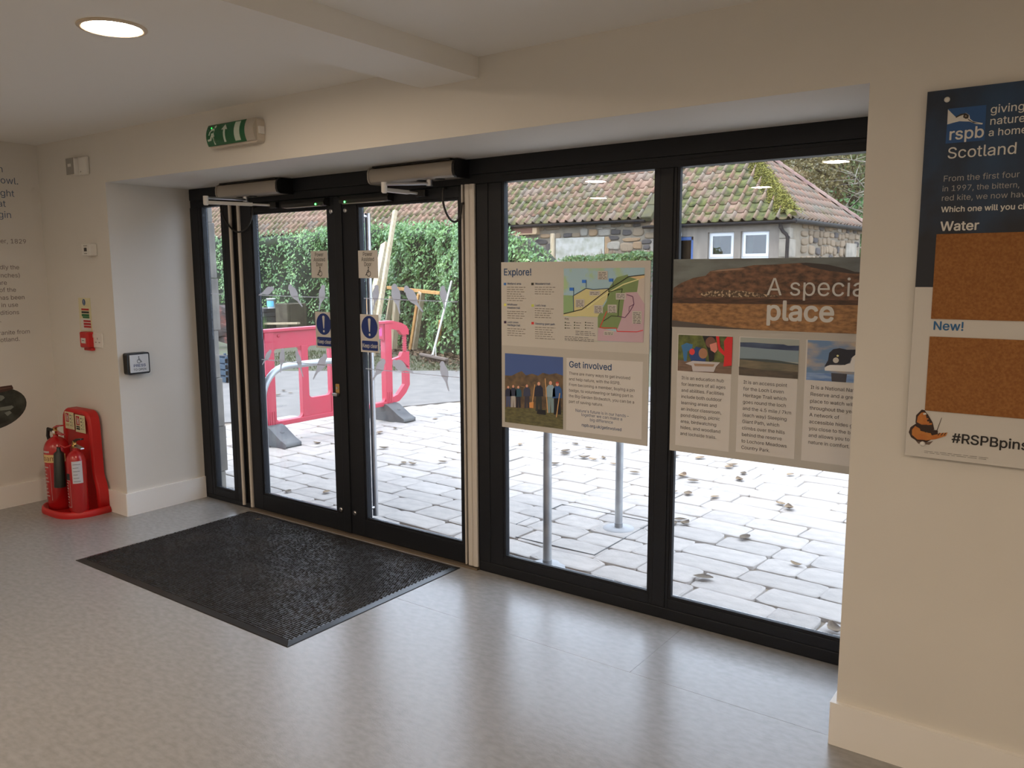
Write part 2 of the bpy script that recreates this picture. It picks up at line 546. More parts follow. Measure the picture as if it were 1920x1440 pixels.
# doors
FROST = mat('frosted_vinyl', (0.42, 0.395, 0.40), 0.7, trans=0.5)
BIRD = [(-0.03, 0.985), (0.02, 1.01), (0.08, 1.0), (0.12, 0.96), (0.135, 0.90), (0.13, 0.85), (0.17, 0.79), (0.20, 0.70), (0.20, 0.60), (0.17, 0.50), (0.12, 0.41), (0.075, 0.34),
        (0.06, 0.22), (0.05, 0.0), (0.015, 0.05), (0.0, 0.0), (-0.02, 0.22), (-0.03, 0.33), (-0.07, 0.42), (-0.12, 0.52), (-0.145, 0.63), (-0.14, 0.73), (-0.105, 0.82), (-0.075, 0.87), (-0.10, 0.915), (-0.075, 0.955)]
def bird(parent, head, tail, fat=1.0):
    pl = Plane('y', 0.0295)
    h = pl.px(*head); t = pl.px(*tail)
    ux, uz = h[0] - t[0], h[1] - t[1]
    px_, pz_ = uz, -ux
    L = math.hypot(ux, uz)
    k = fat * max(1.0, 0.16 / L)
    pts = [(t[0] + ux * b_ + px_ * a_ * k, t[1] + uz * b_ + pz_ * a_ * k) for a_, b_ in BIRD]
    patch(parent, 'bird_decal', pl, pts, FROST, 1, px=False)

def door_leaf(name, x0, x1, gx0, gx1, label):
    gz0, gz1, z0, z1 = 0.149, 2.18, 0.016, 2.258
    t = thing(name, (x0, 0, 0), label, None, kind='structure')
    MB().box(x0, gx0 - 0.014, 0.0, 0.066, z0, z1).build('stile', ALU, t, bevel=0.003)
    MB().box(gx1 + 0.014, x1, 0.0, 0.066, z0, z1).build('stile', ALU, t, bevel=0.003)
    MB().box(gx0 - 0.014, gx1 + 0.014, 0.0, 0.066, z0, gz0 - 0.014).build('bottom_rail', ALU, t, bevel=0.003)
    MB().box(gx0 - 0.014, gx1 + 0.014, 0.0, 0.066, gz1 + 0.014, z1).build('top_rail', ALU, t, bevel=0.003)
    b = MB(); bw = 0.014
    b.box(gx0 - bw, gx0, 0.006, 0.03, gz0 - bw, gz1 + bw); b.box(gx1, gx1 + bw, 0.006, 0.03, gz0 - bw, gz1 + bw)
    b.box(gx0, gx1, 0.006, 0.03, gz0 - bw, gz0); b.box(gx0, gx1, 0.006, 0.03, gz1, gz1 + bw)
    b.build('glazing_bead', ALU, t, bevel=0.002)
    MB().box(gx0 - 0.01, gx1 + 0.01, 0.030, 0.036, gz0 - 0.01, gz1 + 0.01).build('pane', GLASS, t)
    MB().box(gx0 - 0.01, gx1 + 0.01, 0.050, 0.056, gz0 - 0.01, gz1 + 0.01).build('pane', GLASS, t)
    return t
d1 = door_leaf('door_1', 0.615, 1.652, 0.754, 1.534, 'left glazed door leaf with brass turn piece')
d2 = door_leaf('door_2', 1.660, 2.700, 1.835, 2.649, 'right glazed door leaf next to the trail map window')
MB().box(1.622, 1.690, -0.010, -0.0005, 0.02, 2.25).build('meeting_strip', ALU, d1, bevel=0.003)
# pull handles on the outside, full height, with through bolts
for t, x, bx in ((d1, 1.585, 1.588), (d2, 1.790, 1.722)):
    h = MB().tube([(x, 0.125, 0.13), (x, 0.125, 2.15)], 0.019, 14).build('pull_handle', STEEL, t)
    for z in (0.19, 2.13):
        MB().tube([(x, 0.06, z), (x, 0.125, z)], 0.011, 10).build('standoff', STEEL, h)
    for z in (0.165, 2.165):
        MB().lathe([(0.016, 0.0), (0.016, -0.006), (0.010, -0.009)], (bx, -0.0, z), 14, axis=1).build('bolt_cap', STEEL, t)
# thumb turn
b = MB(); b.prism(rounded(1.585, 1.622, 0.965, 1.035, 0.006), 1, -0.012, 0.0)
tt = b.build('thumb_turn', BRASS, d1, bevel=0.002)
MB().box(1.578, 1.622, -0.04, -0.012, 0.955, 0.975).build('lever', STEEL, tt, bevel=0.004)
MB().lathe([(0.009, -0.012), (0.009, -0.018)], (1.603, 0, 1.008), 12, axis=1).build('keyway', STEEL, tt)
# black sensor bars with a green light
for t, x0, x1, lx in ((d1, 1.15, 1.575, 1.50), (d2, 1.72, 2.15, 1.775)):
    s_ = MB().prism([(0.0, 2.20), (-0.05, 2.205), (-0.055, 2.225), (-0.04, 2.25), (0.0, 2.252)], 0, x0, x1).build('safety_sensor', BLACKP, t, bevel=0.003)
    MB().box(x0 + 0.03, x1 - 0.03, -0.052, -0.03, 2.199, 2.2035).build('sensor_strip', GREYP, s_)
    MB().lathe([(0.0065, 0.0), (0.0065, -0.003), (0.003, -0.005)], (lx, -0.0535, 2.212), 8, axis=1).build('indicator_light', glow('green_led', (0.1, 1.0, 0.15), 6.0), s_)
# cream finger guards along the hinges
def guard(t, x0, x1, z1=2.262):
    n = 5
    pr = [(x0, 0.0)] + [(x0 + (x1 - x0) * k / n, -0.012 - 0.006 * math.sin(PI * k / n)) for k in range(n + 1)] + [(x1, 0.0)]
    MB().prism(pr, 2, 0.02, z1).build('finger_guard', GUARD, t)
guard(d1, 0.498, 0.522); guard(d1, 0.598, 0.624)
MB().box(0.524, 0.597, 0.02, 0.05, 0.0, 2.262).build('hinge_cover', GASKET, d1)
guard(d2, 2.692, 2.703); guard(d2, 2.716, 2.748); guard(d2, 2.750, 2.786)
MB().box(2.704, 2.79, 0.02, 0.05, 0.0, 2.262).build('hinge_cover', GASKET, d2)
# bird decals and the printed wires they sit on
for hd, tl, ft in (((513, 539), (484, 553), 0.8), ((541, 536), (567, 577), 1.0), ((606, 534), (597, 583), 1.0),
                   ((508, 656), (491, 684), 0.8), ((530, 653), (525, 700), 0.9), ((555, 658), (568, 708), 0.8), ((611, 664), (586, 711), 0.85)):
    bird(d1, hd, tl, ft)
for hd, tl, ft in (((706, 534), (699, 582), 1.0), ((737, 533), (749, 590), 1.15), ((758, 539), (793, 587), 0.95), ((829, 536), (833, 582), 1.0),
                   ((720, 673), (697, 714), 1.0), ((736, 680), (775, 700), 1.1), ((827, 678), (841, 735), 0.95)):
    bird(d2, hd, tl, ft)
pw = Plane('y', 0.0297)
for t, rows in ((d1, (((474, 553), (615, 558)), ((482, 673), (624, 686)))), (d2, (((673, 559), (858, 566)), ((683, 691), (862, 708))))):
    for p, q in rows:
        patch(t, 'wire_decal', pw, [(p[0], p[1] - 0.7), (q[0], q[1] - 0.7), (q[0], q[1] + 0.7), (p[0], p[1] + 0.7)], FROST, 1)
w1 = bpy.data.objects['window_1']
for p, q in (((396, 550.5), (419, 551.5)), ((404, 665), (426, 667.5))):
    patch(w1, 'wire_decal', Plane('y', 0.0297), [(p[0], p[1] - 0.7), (q[0], q[1] - 0.7), (q[0], q[1] + 0.7), (p[0], p[1] + 0.7)], FROST, 1)

# ------------------------------------------------------------------ door operators and their arms
def operator(x0, x1, spindle, elbow, brk, label):
    t = thing('door_operator', ((x0 + x1) / 2, -0.065, 2.30), label, 'door opener')
    prof = [(0.0, 2.392), (-0.10, 2.392), (-0.122, 2.380), (-0.13, 2.36), (-0.13, 2.325), (-0.122, 2.306), (-0.105, 2.297), (0.0, 2.297)]
    MB().prism(prof, 0, x0, x1, True).build('cover', SATIN, t, bevel=0.002)
    p2 = [(y * 1.03, 2.3445 + (z - 2.3445) * 1.06) for y, z in prof]
    MB().prism(p2, 0, x1, x1 + 0.018).build('end_cap', BLACKP, t, bevel=0.004)
    MB().prism(p2, 0, x0 - 0.012, x0).build('end_cap', SATIN, t, bevel=0.004)
    MB().box(x0 + 0.02, x1 - 0.02, -0.12, -0.0, 2.389, 2.398).build('back_plate', BLACKP, t)
    for c in (spindle[0] - 0.06, spindle[0] + 0.08):
        MB().lathe([(0.030, 0.0), (0.030, -0.003), (0.018, -0.005)], (c, -0.075, 2.297), 16).build('plug', BLACKP, t)
    sp, el, br = Vector((*spindle, 2.275)), Vector((*elbow, 2.262)), Vector((*brk, 2.232))
    a = MB().tube([(sp.x, sp.y, 2.30), (sp.x, sp.y, 2.262)], 0.02, 14).build('spindle', STEEL, t)
    arm = MB().bar(sp, el, 0.03, 0.014).build('drive_arm', STEEL, t, bevel=0.003)
    low = el + Vector((0, 0, -0.03))
    rod = MB().bar(low, low.lerp(br, 0.72), 0.026, 0.022).tube([low.lerp(br, 0.72), br], 0.008, 10).build('link_rod', mat('white_enamel', (0.62, 0.60, 0.56), 0.4), t, bevel=0.003)
    MB().lathe([(0.017, 0.012), (0.017, -0.042), (0.012, -0.048)], (el.x, el.y, el.z), 14).build('elbow_pin', WHITEP, t)
    MB().box(br.x - 0.015, br.x + 0.06, -0.03, 0.0, br.z - 0.02, br.z + 0.02).build('door_bracket', BLACKP, t, bevel=0.004)
    return t
operator(0.545, 1.20, (0.80, -0.075), (0.86, -0.43), (1.00, -0.03), 'silver door opener above the left door leaf')
operator(2.075, 2.725, (2.51, -0.075), (2.37, -0.30), (2.37, -0.03), 'silver door opener above the right door leaf')

def cable(pts, label):
    p = Plane('y', -0.03)
    q = [BP(u, v, 1, -0.03) for u, v in pts]
    # smooth the loop
    out = []
    for i in range(len(q) - 1):
        p0, p1, p2, p3 = q[max(i - 1, 0)], q[i], q[i + 1], q[min(i + 2, len(q) - 1)]
        for k in range(6):
            s = k / 6
            out.append(0.5 * ((2 * p1) + (p2 - p0) * s + (2 * p0 - 5 * p1 + 4 * p2 - p3) * s * s + (3 * p1 - p0 - 3 * p2 + p3) * s ** 3))
    out.append(q[-1])
    out[0].y = -0.004; out[-1].y = -0.004
    tag(MB().tube(out, 0.0065, 8).build('loop_cable', RUBBER), label, 'cable')
cable([(413, 383), (416, 398), (424, 416), (437, 431), (449, 435), (462, 428), (470, 414), (473, 400), (474, 388)], 'thin black cable looping down left of the left door')
cable([(831, 352), (830, 368), (832, 385), (838, 402), (846, 413), (853, 416), (860, 411), (864, 399), (866, 380)], 'thin black cable looping over the right door glass')

# ------------------------------------------------------------------ ceiling lights
LAMP = glow('warm_lamp', LAMP_COLOR, LAMP_STRENGTH)
TRIM = mat('lamp_trim', (0.6, 0.5, 0.38), 0.4)
def downlight(x, y, label):
    t = thing('ceiling_light', (x, y, HC), label, 'ceiling light', 'round ceiling lights')
    MB().lathe([(0.108, -0.001), (0.128, -0.001), (0.130, -0.004), (0.126, -0.008), (0.113, -0.010), (0.108, -0.006)], (x, y, HC), 40, caps=False).build('trim_ring', TRIM, t)
    b = MB(); b.lathe([(0.1082, -0.0045), (0.05, -0.0052), (0.0, -0.0052)], (x, y, HC), 40, caps=False).build('diffuser', LAMP, t)
downlight(2.445, -1.865, 'lit round ceiling light nearest the glazed doors, left of the beam')
downlight(1.15, -4.05, 'lit round light mirrored highest in the trail map window')
downlight(0.16, -5.82, 'lit round light mirrored lower in the trail map window')
downlight(3.66, -3.98, 'lit round light mirrored beside the trees in the right window')
downlight(2.36, -5.78, 'lit round light mirrored on the mossy roof hip')
for x, y, n in ((7.9, -3.9, 'added at far right beside the camera to brighten that side'), (6.15, -3.95, 'over the camera position'), (4.7, -5.75, 'behind the camera, off the picture'), (7.0, -5.8, 'far right behind the camera')):  # the one beside the camera is added, unseen, to brighten the right side
    downlight(x, y, 'lit round ceiling light ' + n)

# ------------------------------------------------------------------ emergency exit sign
t = thing('exit_sign', (1.42, -D, 2.59), 'green running man exit sign on the wall above the doors', 'sign')
x0, x1, z0, z1 = 1.20, 1.655, 2.512, 2.648
MB().prism(rounded(x0 + 0.0, x1, z0, z1, 0.02), 1, -D - 0.05, -D).build('housing', mat('cream_plastic', (0.55, 0.50, 0.43), 0.4), t, bevel=0.006)
# the curved legend panel
GREEN = mat('exit_green', (0.004, 0.10, 0.03), 0.25)
EW = mat('exit_white', (0.50, 0.60, 0.50), 0.35)
def ex(a, zz, lift=0.0):
    s_ = (zz - (z0 + z1) / 2) / ((z1 - z0) / 2)
    return (a, -D - 0.052 - 0.022 * (1 - s_ * s_) - lift, zz)
def expanel(name, polys, m_, lift):
    b = MB()
    for pl_ in polys:
        b.flat([ex(a, zz, lift) for a, zz in pl_])
    return b.build(name, m_, t)
b = MB(); n = 8; px0, px1 = x0 + 0.002, x0 + 0.37
vs = []
for k in range(n + 1):
    zz = z0 + 0.012 + (z1 - z0 - 0.014) * k / n
    vs += [ex(px0, zz), ex(px1, zz)]
b.add(vs, [(2 * k, 2 * k + 1, 2 * k + 3, 2 * k + 2) for k in range(n)], True)
pan = b.build('legend_panel', GREEN, t)
b = MB()
b.prism([(y, zz) for _, y, zz in [ex(0, z0 + 0.012 + (z1 - z0 - 0.014) * k / n) for k in range(n + 1)]] + [(-D - 0.05, z1 - 0.002), (-D - 0.05, z0 + 0.012)], 0, px1 + 0.001, x1 - 0.005)
b.build('diffuser_end', mat('clear_diffuser', (0.42, 0.38, 0.32), 0.3), t)
def q_(pts):   # unit square of the legend -> panel
    return [(px0 + (px1 - px0) * a, z0 + 0.012 + (z1 - z0 - 0.014) * c) for a, c in pts]
def strips(pts, n=5):   # tall shape cut into slices so it follows the curve
    return pts
fig = [[(0.20, 0.90), (0.235, 0.95), (0.255, 0.90), (0.245, 0.80), (0.215, 0.80)],
       [(0.13, 0.78), (0.20, 0.80), (0.225, 0.74), (0.20, 0.50), (0.14, 0.48)],
       [(0.07, 0.50), (0.09, 0.64), (0.15, 0.80), (0.165, 0.74), (0.115, 0.62), (0.095, 0.48)],
       [(0.20, 0.60), (0.225, 0.44), (0.215, 0.38), (0.185, 0.52)],
       [(0.14, 0.50), (0.18, 0.52), (0.13, 0.24), (0.04, 0.22), (0.035, 0.31), (0.10, 0.32)],
       [(0.15, 0.50), (0.19, 0.48), (0.225, 0.28), (0.215, 0.04), (0.185, 0.05), (0.185, 0.26)]]
expanel('running_figure', [q_(f_) for f_ in fig], EW, 0.0012)
arrow = [[(0.40, 0.68), (0.48, 0.92), (0.56, 0.66), (0.48, 0.68)]] + [[(0.455, 0.10 + 0.145 * k), (0.505, 0.10 + 0.145 * k), (0.505, 0.10 + 0.145 * (k + 1)), (0.455, 0.10 + 0.145 * (k + 1))] for k in range(4)]
expanel('arrow', [q_(f_) for f_ in arrow], EW, 0.0012)
expanel('doorway_symbol', [q_([(0.735, 0.08 + 0.145 * k), (0.875, 0.08 + 0.145 * k), (0.875, 0.08 + 0.145 * (k + 1)), (0.735, 0.08 + 0.145 * (k + 1))]) for k in range(6)], EW, 0.0012)
MB().lathe([(0.006, 0.0), (0.003, -0.003)], (px0 + 0.05, ex(0, 2.62)[1] - 0.001, 2.625), 10, axis=1).build('indicator_light', glow('green_lamp', (0.05, 1.0, 0.15), 1.2), t)
MB().box(x1, x1 + 0.012, -D - 0.045, -D - 0.01, 2.56, 2.60).build('clip', WHITEP, t)

# ------------------------------------------------------------------ small things on the left of the front wall
def bx(u, v, dep): return BP(u, v, 1, -D - dep)
# sensor pair near the ceiling
t = thing('wall_sensor', (-0.45, -D, 2.53), 'small grey faced sensor unit high beside the ceiling corner', 'sensor')
a = BP(123, 299, 1, -D - 0.055); 
MB().box(-0.650, -0.535, -D - 0.06, -D, 2.480, 2.595).build('case', WHITEP, t, bevel=0.006)
MB().box(-0.646, -0.540, -D - 0.063, -D - 0.06, 2.480, 2.595).build('grey_face', GREYP, t, bevel=0.002)
MB().box(-0.615, -0.57, -D - 0.066, -D - 0.063, 2.535, 2.555).build('lens', WHITEP, t)
t = thing('switch_box', (-0.35, -D, 2.53), 'plain white blank wall box right of the grey sensor', 'switch')
MB().box(-0.44, -0.29, -D - 0.028, -D, 2.478, 2.602).build('plate', WHITEP, t, bevel=0.008)
MB().lathe([(0.005, -0.028), (0.005, -0.030)], (-0.365, -D, 2.50), 8, axis=1).build('screw_cap', GREYP, t)
# thermostat
t = thing('thermostat', (-0.33, -D, 1.93), 'white thermostat with a small dark display above the fire notice', 'thermostat')
MB().box(-0.445, -0.325, -D - 0.055, -D, 1.905, 1.990).build('case', WHITEP, t, bevel=0.006)
MB().box(-0.405, -0.368, -D - 0.0565, -D - 0.055, 1.936, 1.962).build('display', BLACKP, t)
for k in range(3):
    MB().box(-0.408 + k * 0.018, -0.396 + k * 0.018, -D - 0.057, -D - 0.055, 1.972, 1.978).build('button', GREYP, t)
MB().box(-0.405, -0.368, -D - 0.057, -D - 0.055, 1.918, 1.924).build('button', GREYP, t)
# fire action notice
t = thing('fire_notice', (-0.43, -D, 1.47), 'small pale fire action notice with red and green bands', 'sign')
PL = Plane('y', -D - 0.003)
MB().box(-0.512, -0.340, -D - 0.003, -D, 1.345, 1.592).build('plate', mat('notice_yellow', (0.66, 0.62, 0.40), 0.5), t)
NR = mat('notice_red', (0.45, 0.015, 0.02), 0.5); NG = mat('notice_green', (0.01, 0.14, 0.05), 0.5)
def rects(nm, L, m_, lay=1):
    for a, b_, c, d_ in L: patch(t, nm, PL, [(a, c), (b_, c), (b_, d_), (a, d_)], m_, lay, px=False)
rects('white_field', [(-0.500, -0.352, 1.352, 1.440)], INK_W)
rects('red_band', [(-0.475, -0.365, 1.500, 1.514), (-0.455, -0.350, 1.414, 1.428), (-0.455, -0.350, 1.392, 1.408), (-0.455, -0.350, 1.372, 1.387)], NR, 2)
rects('dark_band', [(-0.475, -0.365, 1.479, 1.493)], INK_K, 2)
rects('green_band', [(-0.475, -0.365, 1.455, 1.473), (-0.462, -0.365, 1.442, 1.454)], NG, 2)
patch(t, 'blue_disc', PL, [(-0.43 + 0.022 * math.cos(k * PI / 8), 1.560 + 0.024 * math.sin(k * PI / 8)) for k in range(16)], INK_B, 2, px=False)
rects('exclamation_mark', [(-0.4335, -0.4265, 1.555, 1.576), (-0.4335, -0.4265, 1.543, 1.550)], INK_W, 3)
# red call point
t = thing('fire_call_point', (-0.42, -D, 1.28), 'red break glass fire alarm box under the fire notice', 'alarm')
MB().box(-0.475, -0.355, -D - 0.055, -D, 1.228, 1.345).build('box', REDP, t, bevel=0.01)
MB().box(-0.445, -0.385, -D - 0.058, -D - 0.055, 1.262, 1.300).build('glass_cover', INK_W, t)
patches(t, 'marking', Plane('y', -D - 0.0585), [[(-0.432, 1.280), (-0.398, 1.280), (-0.398, 1.284), (-0.432, 1.284)]], INK_K, 1, px=False)
MB().box(-0.470, -0.36, -D - 0.03, -D, 1.205, 1.228).build('lower_lip', REDP, t, bevel=0.006)
# socket
t = thing('wall_socket', (-0.25, -D, 1.28), 'white wall socket right of the red alarm box', 'socket')
MB().box(-0.335, -0.197, -D - 0.012, -D, 1.232, 1.342).build('plate', WHITEP, t, bevel=0.004)
for dx in (-0.025, 0.025):
    MB().box(-0.266 + dx - 0.011, -0.266 + dx + 0.011, -D - 0.0125, -D - 0.012, 1.268, 1.275).build('pin_slot', GREYP, t)
MB().box(-0.271, -0.261, -D - 0.0125, -D - 0.012, 1.292, 1.306).build('pin_slot', GREYP, t)
MB().box(-0.325, -0.305, -D - 0.016, -D - 0.012, 1.305, 1.330).build('rocker', WHITEP, t)

# final sideways fit along the wall of the things that stand proud of it
for nm, dx, dz in (('exit_sign', 0.118, -0.010), ('wall_sensor', 0.238, -0.008), ('switch_box', 0.095, -0.010), ('thermostat', 0.152, -0.008), ('fire_call_point', 0.054, 0.0), ('wall_socket', 0.022, -0.001), ('fire_notice', 0.012, 0.0)):
    bpy.data.objects[nm].location += Vector((dx, 0, dz))

# press-to-open pad on the reveal
t = thing('push_pad', (0.0, -0.505, 1.12), 'black framed steel push pad marked PRESS on the left reveal', 'door button')
MB().prism(rounded(-0.600, -0.430, 1.045, 1.200, 0.014), 0, 0.0, 0.055).build('case', BLACKP, t, bevel=0.006)
MB().prism(rounded(-0.586, -0.444, 1.059, 1.187, 0.004), 0, 0.055, 0.064).build('plate', mat('pad_steel', (0.52, 0.50, 0.48), 0.42, 0.6), t, bevel=0.003)
PX = Plane('x', 0.0641)
patches(t, 'wheelchair_symbol', PX, wheelchair(PX, -0.517, 1.124, 0.050), INK_K, 1, px=False)
b = MB(); put_text(b, PX, 'PRESS', -0.515, 1.099, 0.027, 1.15, 1, 0.02, 'CENTER'); b.build('lettering', mat('ink_navy', (0.01, 0.02, 0.10), 0.5), t)
b = MB(); put_text(b, PX, 'TO OPEN', -0.515, 1.072, 0.021, 1.1, 1, 0.015, 'CENTER'); b.build('lettering', INK_K, t)

# ------------------------------------------------------------------ fire extinguisher stand and extinguishers
t = thing('extinguisher_stand', (-0.47, -0.82, 0.0), 'red moulded plastic stand holding two extinguishers in the corner', 'stand')
outl = []
for k in range(25):      # tray outline: straight back, rounded front
    a = PI + PI * k / 24
    outl.append((-0.47 + 0.272 * math.copysign(abs(math.cos(a)) ** 0.55, math.cos(a)), -0.78 + 0.205 * math.sin(a) * (0.75 + 0.25 * abs(math.sin(a)))))
outl += [(-0.198, -0.664), (-0.742, -0.664)]
def ring(scale):
    return [(-0.47 + (x + 0.47) * scale, -0.81 + (y + 0.81) * scale) for x, y in outl]
b = MB(); n = len(outl)
prof = [(1.0, 0.0), (1.01, 0.014), (0.99, 0.040), (0.95, 0.050), (0.90, 0.042), (0.87, 0.024), (0.30, 0.022)]
vs = [(x, y, z) for sc, z in prof for x, y in ring(sc)]
b.add(vs, [(i * n + k, i * n + (k + 1) % n, (i + 1) * n + (k + 1) % n, (i + 1) * n + k) for i in range(len(prof) - 1) for k in range(n)], True)
b.add(vs[-n:], [tuple(range(n))]); b.add(vs[:n], [tuple(range(n))[::-1]])
b.build('base_tray', REDP, t)
half = [(0.262, 0.02), (0.258, 0.17), (0.245, 0.22), (0.222, 0.265), (0.213, 0.31), (0.210, 0.50), (0.206, 0.66), (0.196, 0.715), (0.170, 0.748), (0.13, 0.762)]
cx = -0.482
poly = [(cx + x, z) for x, z in half] + [(cx - x, z) for x, z in half[::-1]]
b = MB(); b.prism(poly, 1, -0.725, -0.661, True)
inner = [(cx + (x - cx) * 0.86, 0.02 + (z - 0.02) * 0.955) for x, z in poly]
n = len(poly)
b2 = MB()
vs = [(x, -0.725, z) for x, z in poly] + [(x, -0.741, 0.02 + (z - 0.02) * 0.985) for x, z in [(cx + (x - cx) * 0.95, z) for x, z in poly]] + [(x, -0.738, z) for x, z in inner] + [(cx + (x - cx) * 0.80, -0.712, 0.02 + (z - 0.02) * 0.93) for x, z in poly]
b.add(vs, [(i * n + k, i * n + (k + 1) % n, (i + 1) * n + (k + 1) % n, (i + 1) * n + k) for i in range(3) for k in range(n)], True)
b.add(vs[-n:], [tuple(range(n))])
b.build('back_panel', REDP, t)
NOTE = mat('photoluminescent_card', (0.68, 0.64, 0.42), 0.5)
for i, (x0, x1, z0, z1) in enumerate(((-0.635, -0.500, 0.605, 0.735), (-0.478, -0.335, 0.595, 0.727))):
    lb = MB().box(x0, x1, -0.7435, -0.7405, z0, z1).build('label_card', NOTE, t)
    pl = Plane('y', -0.7437)
    wd, hh = x1 - x0, z1 - z0
    r = lambda a, b_, c, d_: [(x0 + wd * a, z0 + hh * c), (x0 + wd * b_, z0 + hh * c), (x0 + wd * b_, z0 + hh * d_), (x0 + wd * a, z0 + hh * d_)]
    patches(lb, 'red_symbol', pl, [r(0.10, 0.46, 0.40, 0.92)], NR, 1, px=False)
    patches(lb, 'white_symbol', pl, [r(0.20, 0.27, 0.46, 0.86), r(0.27, 0.40, 0.62, 0.68), r(0.33, 0.40, 0.46, 0.80)], INK_W, 2, px=False)
    if i: patches(lb, 'black_band', pl, [r(0.08, 0.46, 0.14, 0.24), r(0.08, 0.46, 0.27, 0.35)], INK_K, 1, px=False)
    else: patches(lb, 'cream_band', pl, [r(0.08, 0.46, 0.16, 0.30)], mat('card_cream', (0.55, 0.42, 0.2), 0.5), 1, px=False)
    patches(lb, 'marking', pl, [r(0.58, 0.68, 0.78, 0.86), r(0.58, 0.68, 0.58, 0.66), r(0.60, 0.67, 0.38, 0.46), r(0.60, 0.67, 0.18, 0.26)], INK_D, 1, px=False)
    patches(lb, 'small_print', pl, [r(0.72, 0.92 - 0.05 * (k % 2), 0.80 - 0.1 * k, 0.83 - 0.1 * k) for k in range(7)], mat('card_green', (0.2, 0.28, 0.12), 0.5), 1, px=False)

def arcstrip(parent, nm, c, r, a0, a1, z0, z1, m_, lift=0.0008, n=10):
    b = MB(); rr = r + lift
    vs = []
    for k in range(n + 1):
        a = math.radians(a0 + (a1 - a0) * k / n)
        vs += [(c[0] + rr * math.cos(a), c[1] + rr * math.sin(a), z0), (c[0] + rr * math.cos(a), c[1] + rr * math.sin(a), z1)]
    b.add(vs, [(2 * k, 2 * k + 2, 2 * k + 3, 2 * k + 1) for k in range(n)], True)
    return b.build(nm, m_, parent)

def arctext(parent, c, r, a_mid, z, s, size, m_, weight=0.01, lift=0.0012):
    vs, fs = glyphs(s)
    wd = max(v[0] for v in vs) * size
    b = MB()
    out = []
    for x, y in vs:
        a = math.radians(a_mid) + (x * size - wd / 2) / r
        out.append((c[0] + (r + lift) * math.cos(a), c[1] + (r + lift) * math.sin(a), z + y * size))
    b.add(out, fs)
    return b.build('lettering', m_, parent)

def extinguisher(c, r, hb, hs, label, co2):
    t = thing('fire_extinguisher', (c[0], c[1], 0.024), label, 'fire extinguisher', 'fire extinguishers on the red stand')
    z = 0.024
    body = [(r * 0.6, 0.0), (r * 0.96, 0.0), (r * 0.97, 0.03), (r, 0.034), (r, hb)]
    for k in range(1, 9):
        a = PI / 2 * k / 8
        body.append((max(0.018, r * math.cos(a)), hb + (hs - hb) * math.sin(a)))
    body.append((0.017, hs + 0.02))
    MB().lathe(body, (c[0], c[1], z), 32).build('cylinder', REDPAINT, t)
    zt = z + hs + 0.015
    v = MB().lathe([(0.019, 0.0), (0.022, 0.006), (0.022, 0.022), (0.014, 0.028), (0.014, 0.052), (0.0, 0.054)], (c[0], c[1], zt), 16).build('valve', BRASS, t)
    MB().lathe([(0.009, 0.018), (0.011, 0.024), (0.011, 0.034), (0.0, 0.036)], (c[0] - 0.0, c[1], zt + 0.02), 12).build('pin', STEEL, v)
    MB().prism([(c[0] - 0.02, zt + 0.030), (c[0] + 0.11, zt + 0.012), (c[0] + 0.112, zt + 0.002), (c[0] + 0.02, zt + 0.012), (c[0] - 0.02, zt + 0.016)], 1, c[1] - 0.012, c[1] + 0.012).build('carry_handle', STEEL if co2 else REDPAINT, t, bevel=0.002)
    MB().prism([(c[0] - 0.015, zt + 0.05), (c[0] + 0.05, zt + 0.075), (c[0] + 0.115, zt + 0.082), (c[0] + 0.115, zt + 0.072), (c[0] + 0.05, zt + 0.062), (c[0] - 0.015, zt + 0.038)], 1, c[1] - 0.011, c[1] + 0.011).build('lever', BLACKP if co2 else REDPAINT, t, bevel=0.002)
    MB().lathe([(0.013, 0.0), (0.013, -0.01), (0.0, -0.011)], (c[0] + 0.02, c[1] - 0.018, zt + 0.02), 12, axis=1).build('gauge', BRASS if co2 else WHITEP, t)
    hx = c[0] - r - 0.022
    if co2:
        hose = [(c[0] - 0.02, c[1] - 0.01, zt + 0.02), (c[0] - 0.06, c[1] - 0.04, zt + 0.0), (-0.372, -0.915, zt + 0.02), (-0.375, -0.925, 0.50)]
        MB().tube(hose, 0.008, 10).build('swivel_pipe', REDPAINT, t)
        h = MB().tube([(-0.375, -0.925, 0.52), (-0.376, -0.925, 0.49), (-0.377, -0.925, 0.475), (-0.385, -0.93, 0.225)], [0.012, 0.015, 0.034, 0.040], 18)
        h.build('discharge_horn', mat('horn_black', (0.012, 0.016, 0.014), 0.45), t)
    else:
        pts = [(c[0] - 0.02, c[1], zt + 0.022), (c[0] - 0.075, c[1] - 0.015, zt + 0.035), (c[0] - r - 0.012, c[1] - 0.01, zt - 0.02), (c[0] - r - 0.010, c[1] + 0.01, zt - 0.12), (c[0] - r - 0.010, c[1] + 0.02, 0.16)]
        MB().tube(pts, 0.013, 12).build('hose', RUBBER, t)
    return t
FO = (-0.560, -0.855); FR = 0.088
f = extinguisher(FO, FR, 0.44, 0.545, 'larger red extinguisher with a cream band, left on the stand', False)
a_c = -62   # the labels turn towards the room
arcstrip(f, 'cream_band', FO, FR, -165, 12, 0.385, 0.445, mat('foam_cream', (0.66, 0.47, 0.2), 0.4), n=24)
arctext(f, FO, FR, -72, 0.398, 'foam', 0.055, mat('ink_brown', (0.16, 0.03, 0.01), 0.5), 0.02)
for k in range(9):
    arcstrip(f, 'label_line', FO, FR, -130, -70 - (k * 17) % 22, 0.345 - k * 0.027, 0.352 - k * 0.027, mat('label_white', (0.5, 0.42, 0.40), 0.5))
arcstrip(f, 'label_edge', FO, FR, -62, -60.5, 0.10, 0.37, MATS['label_white'], n=2)
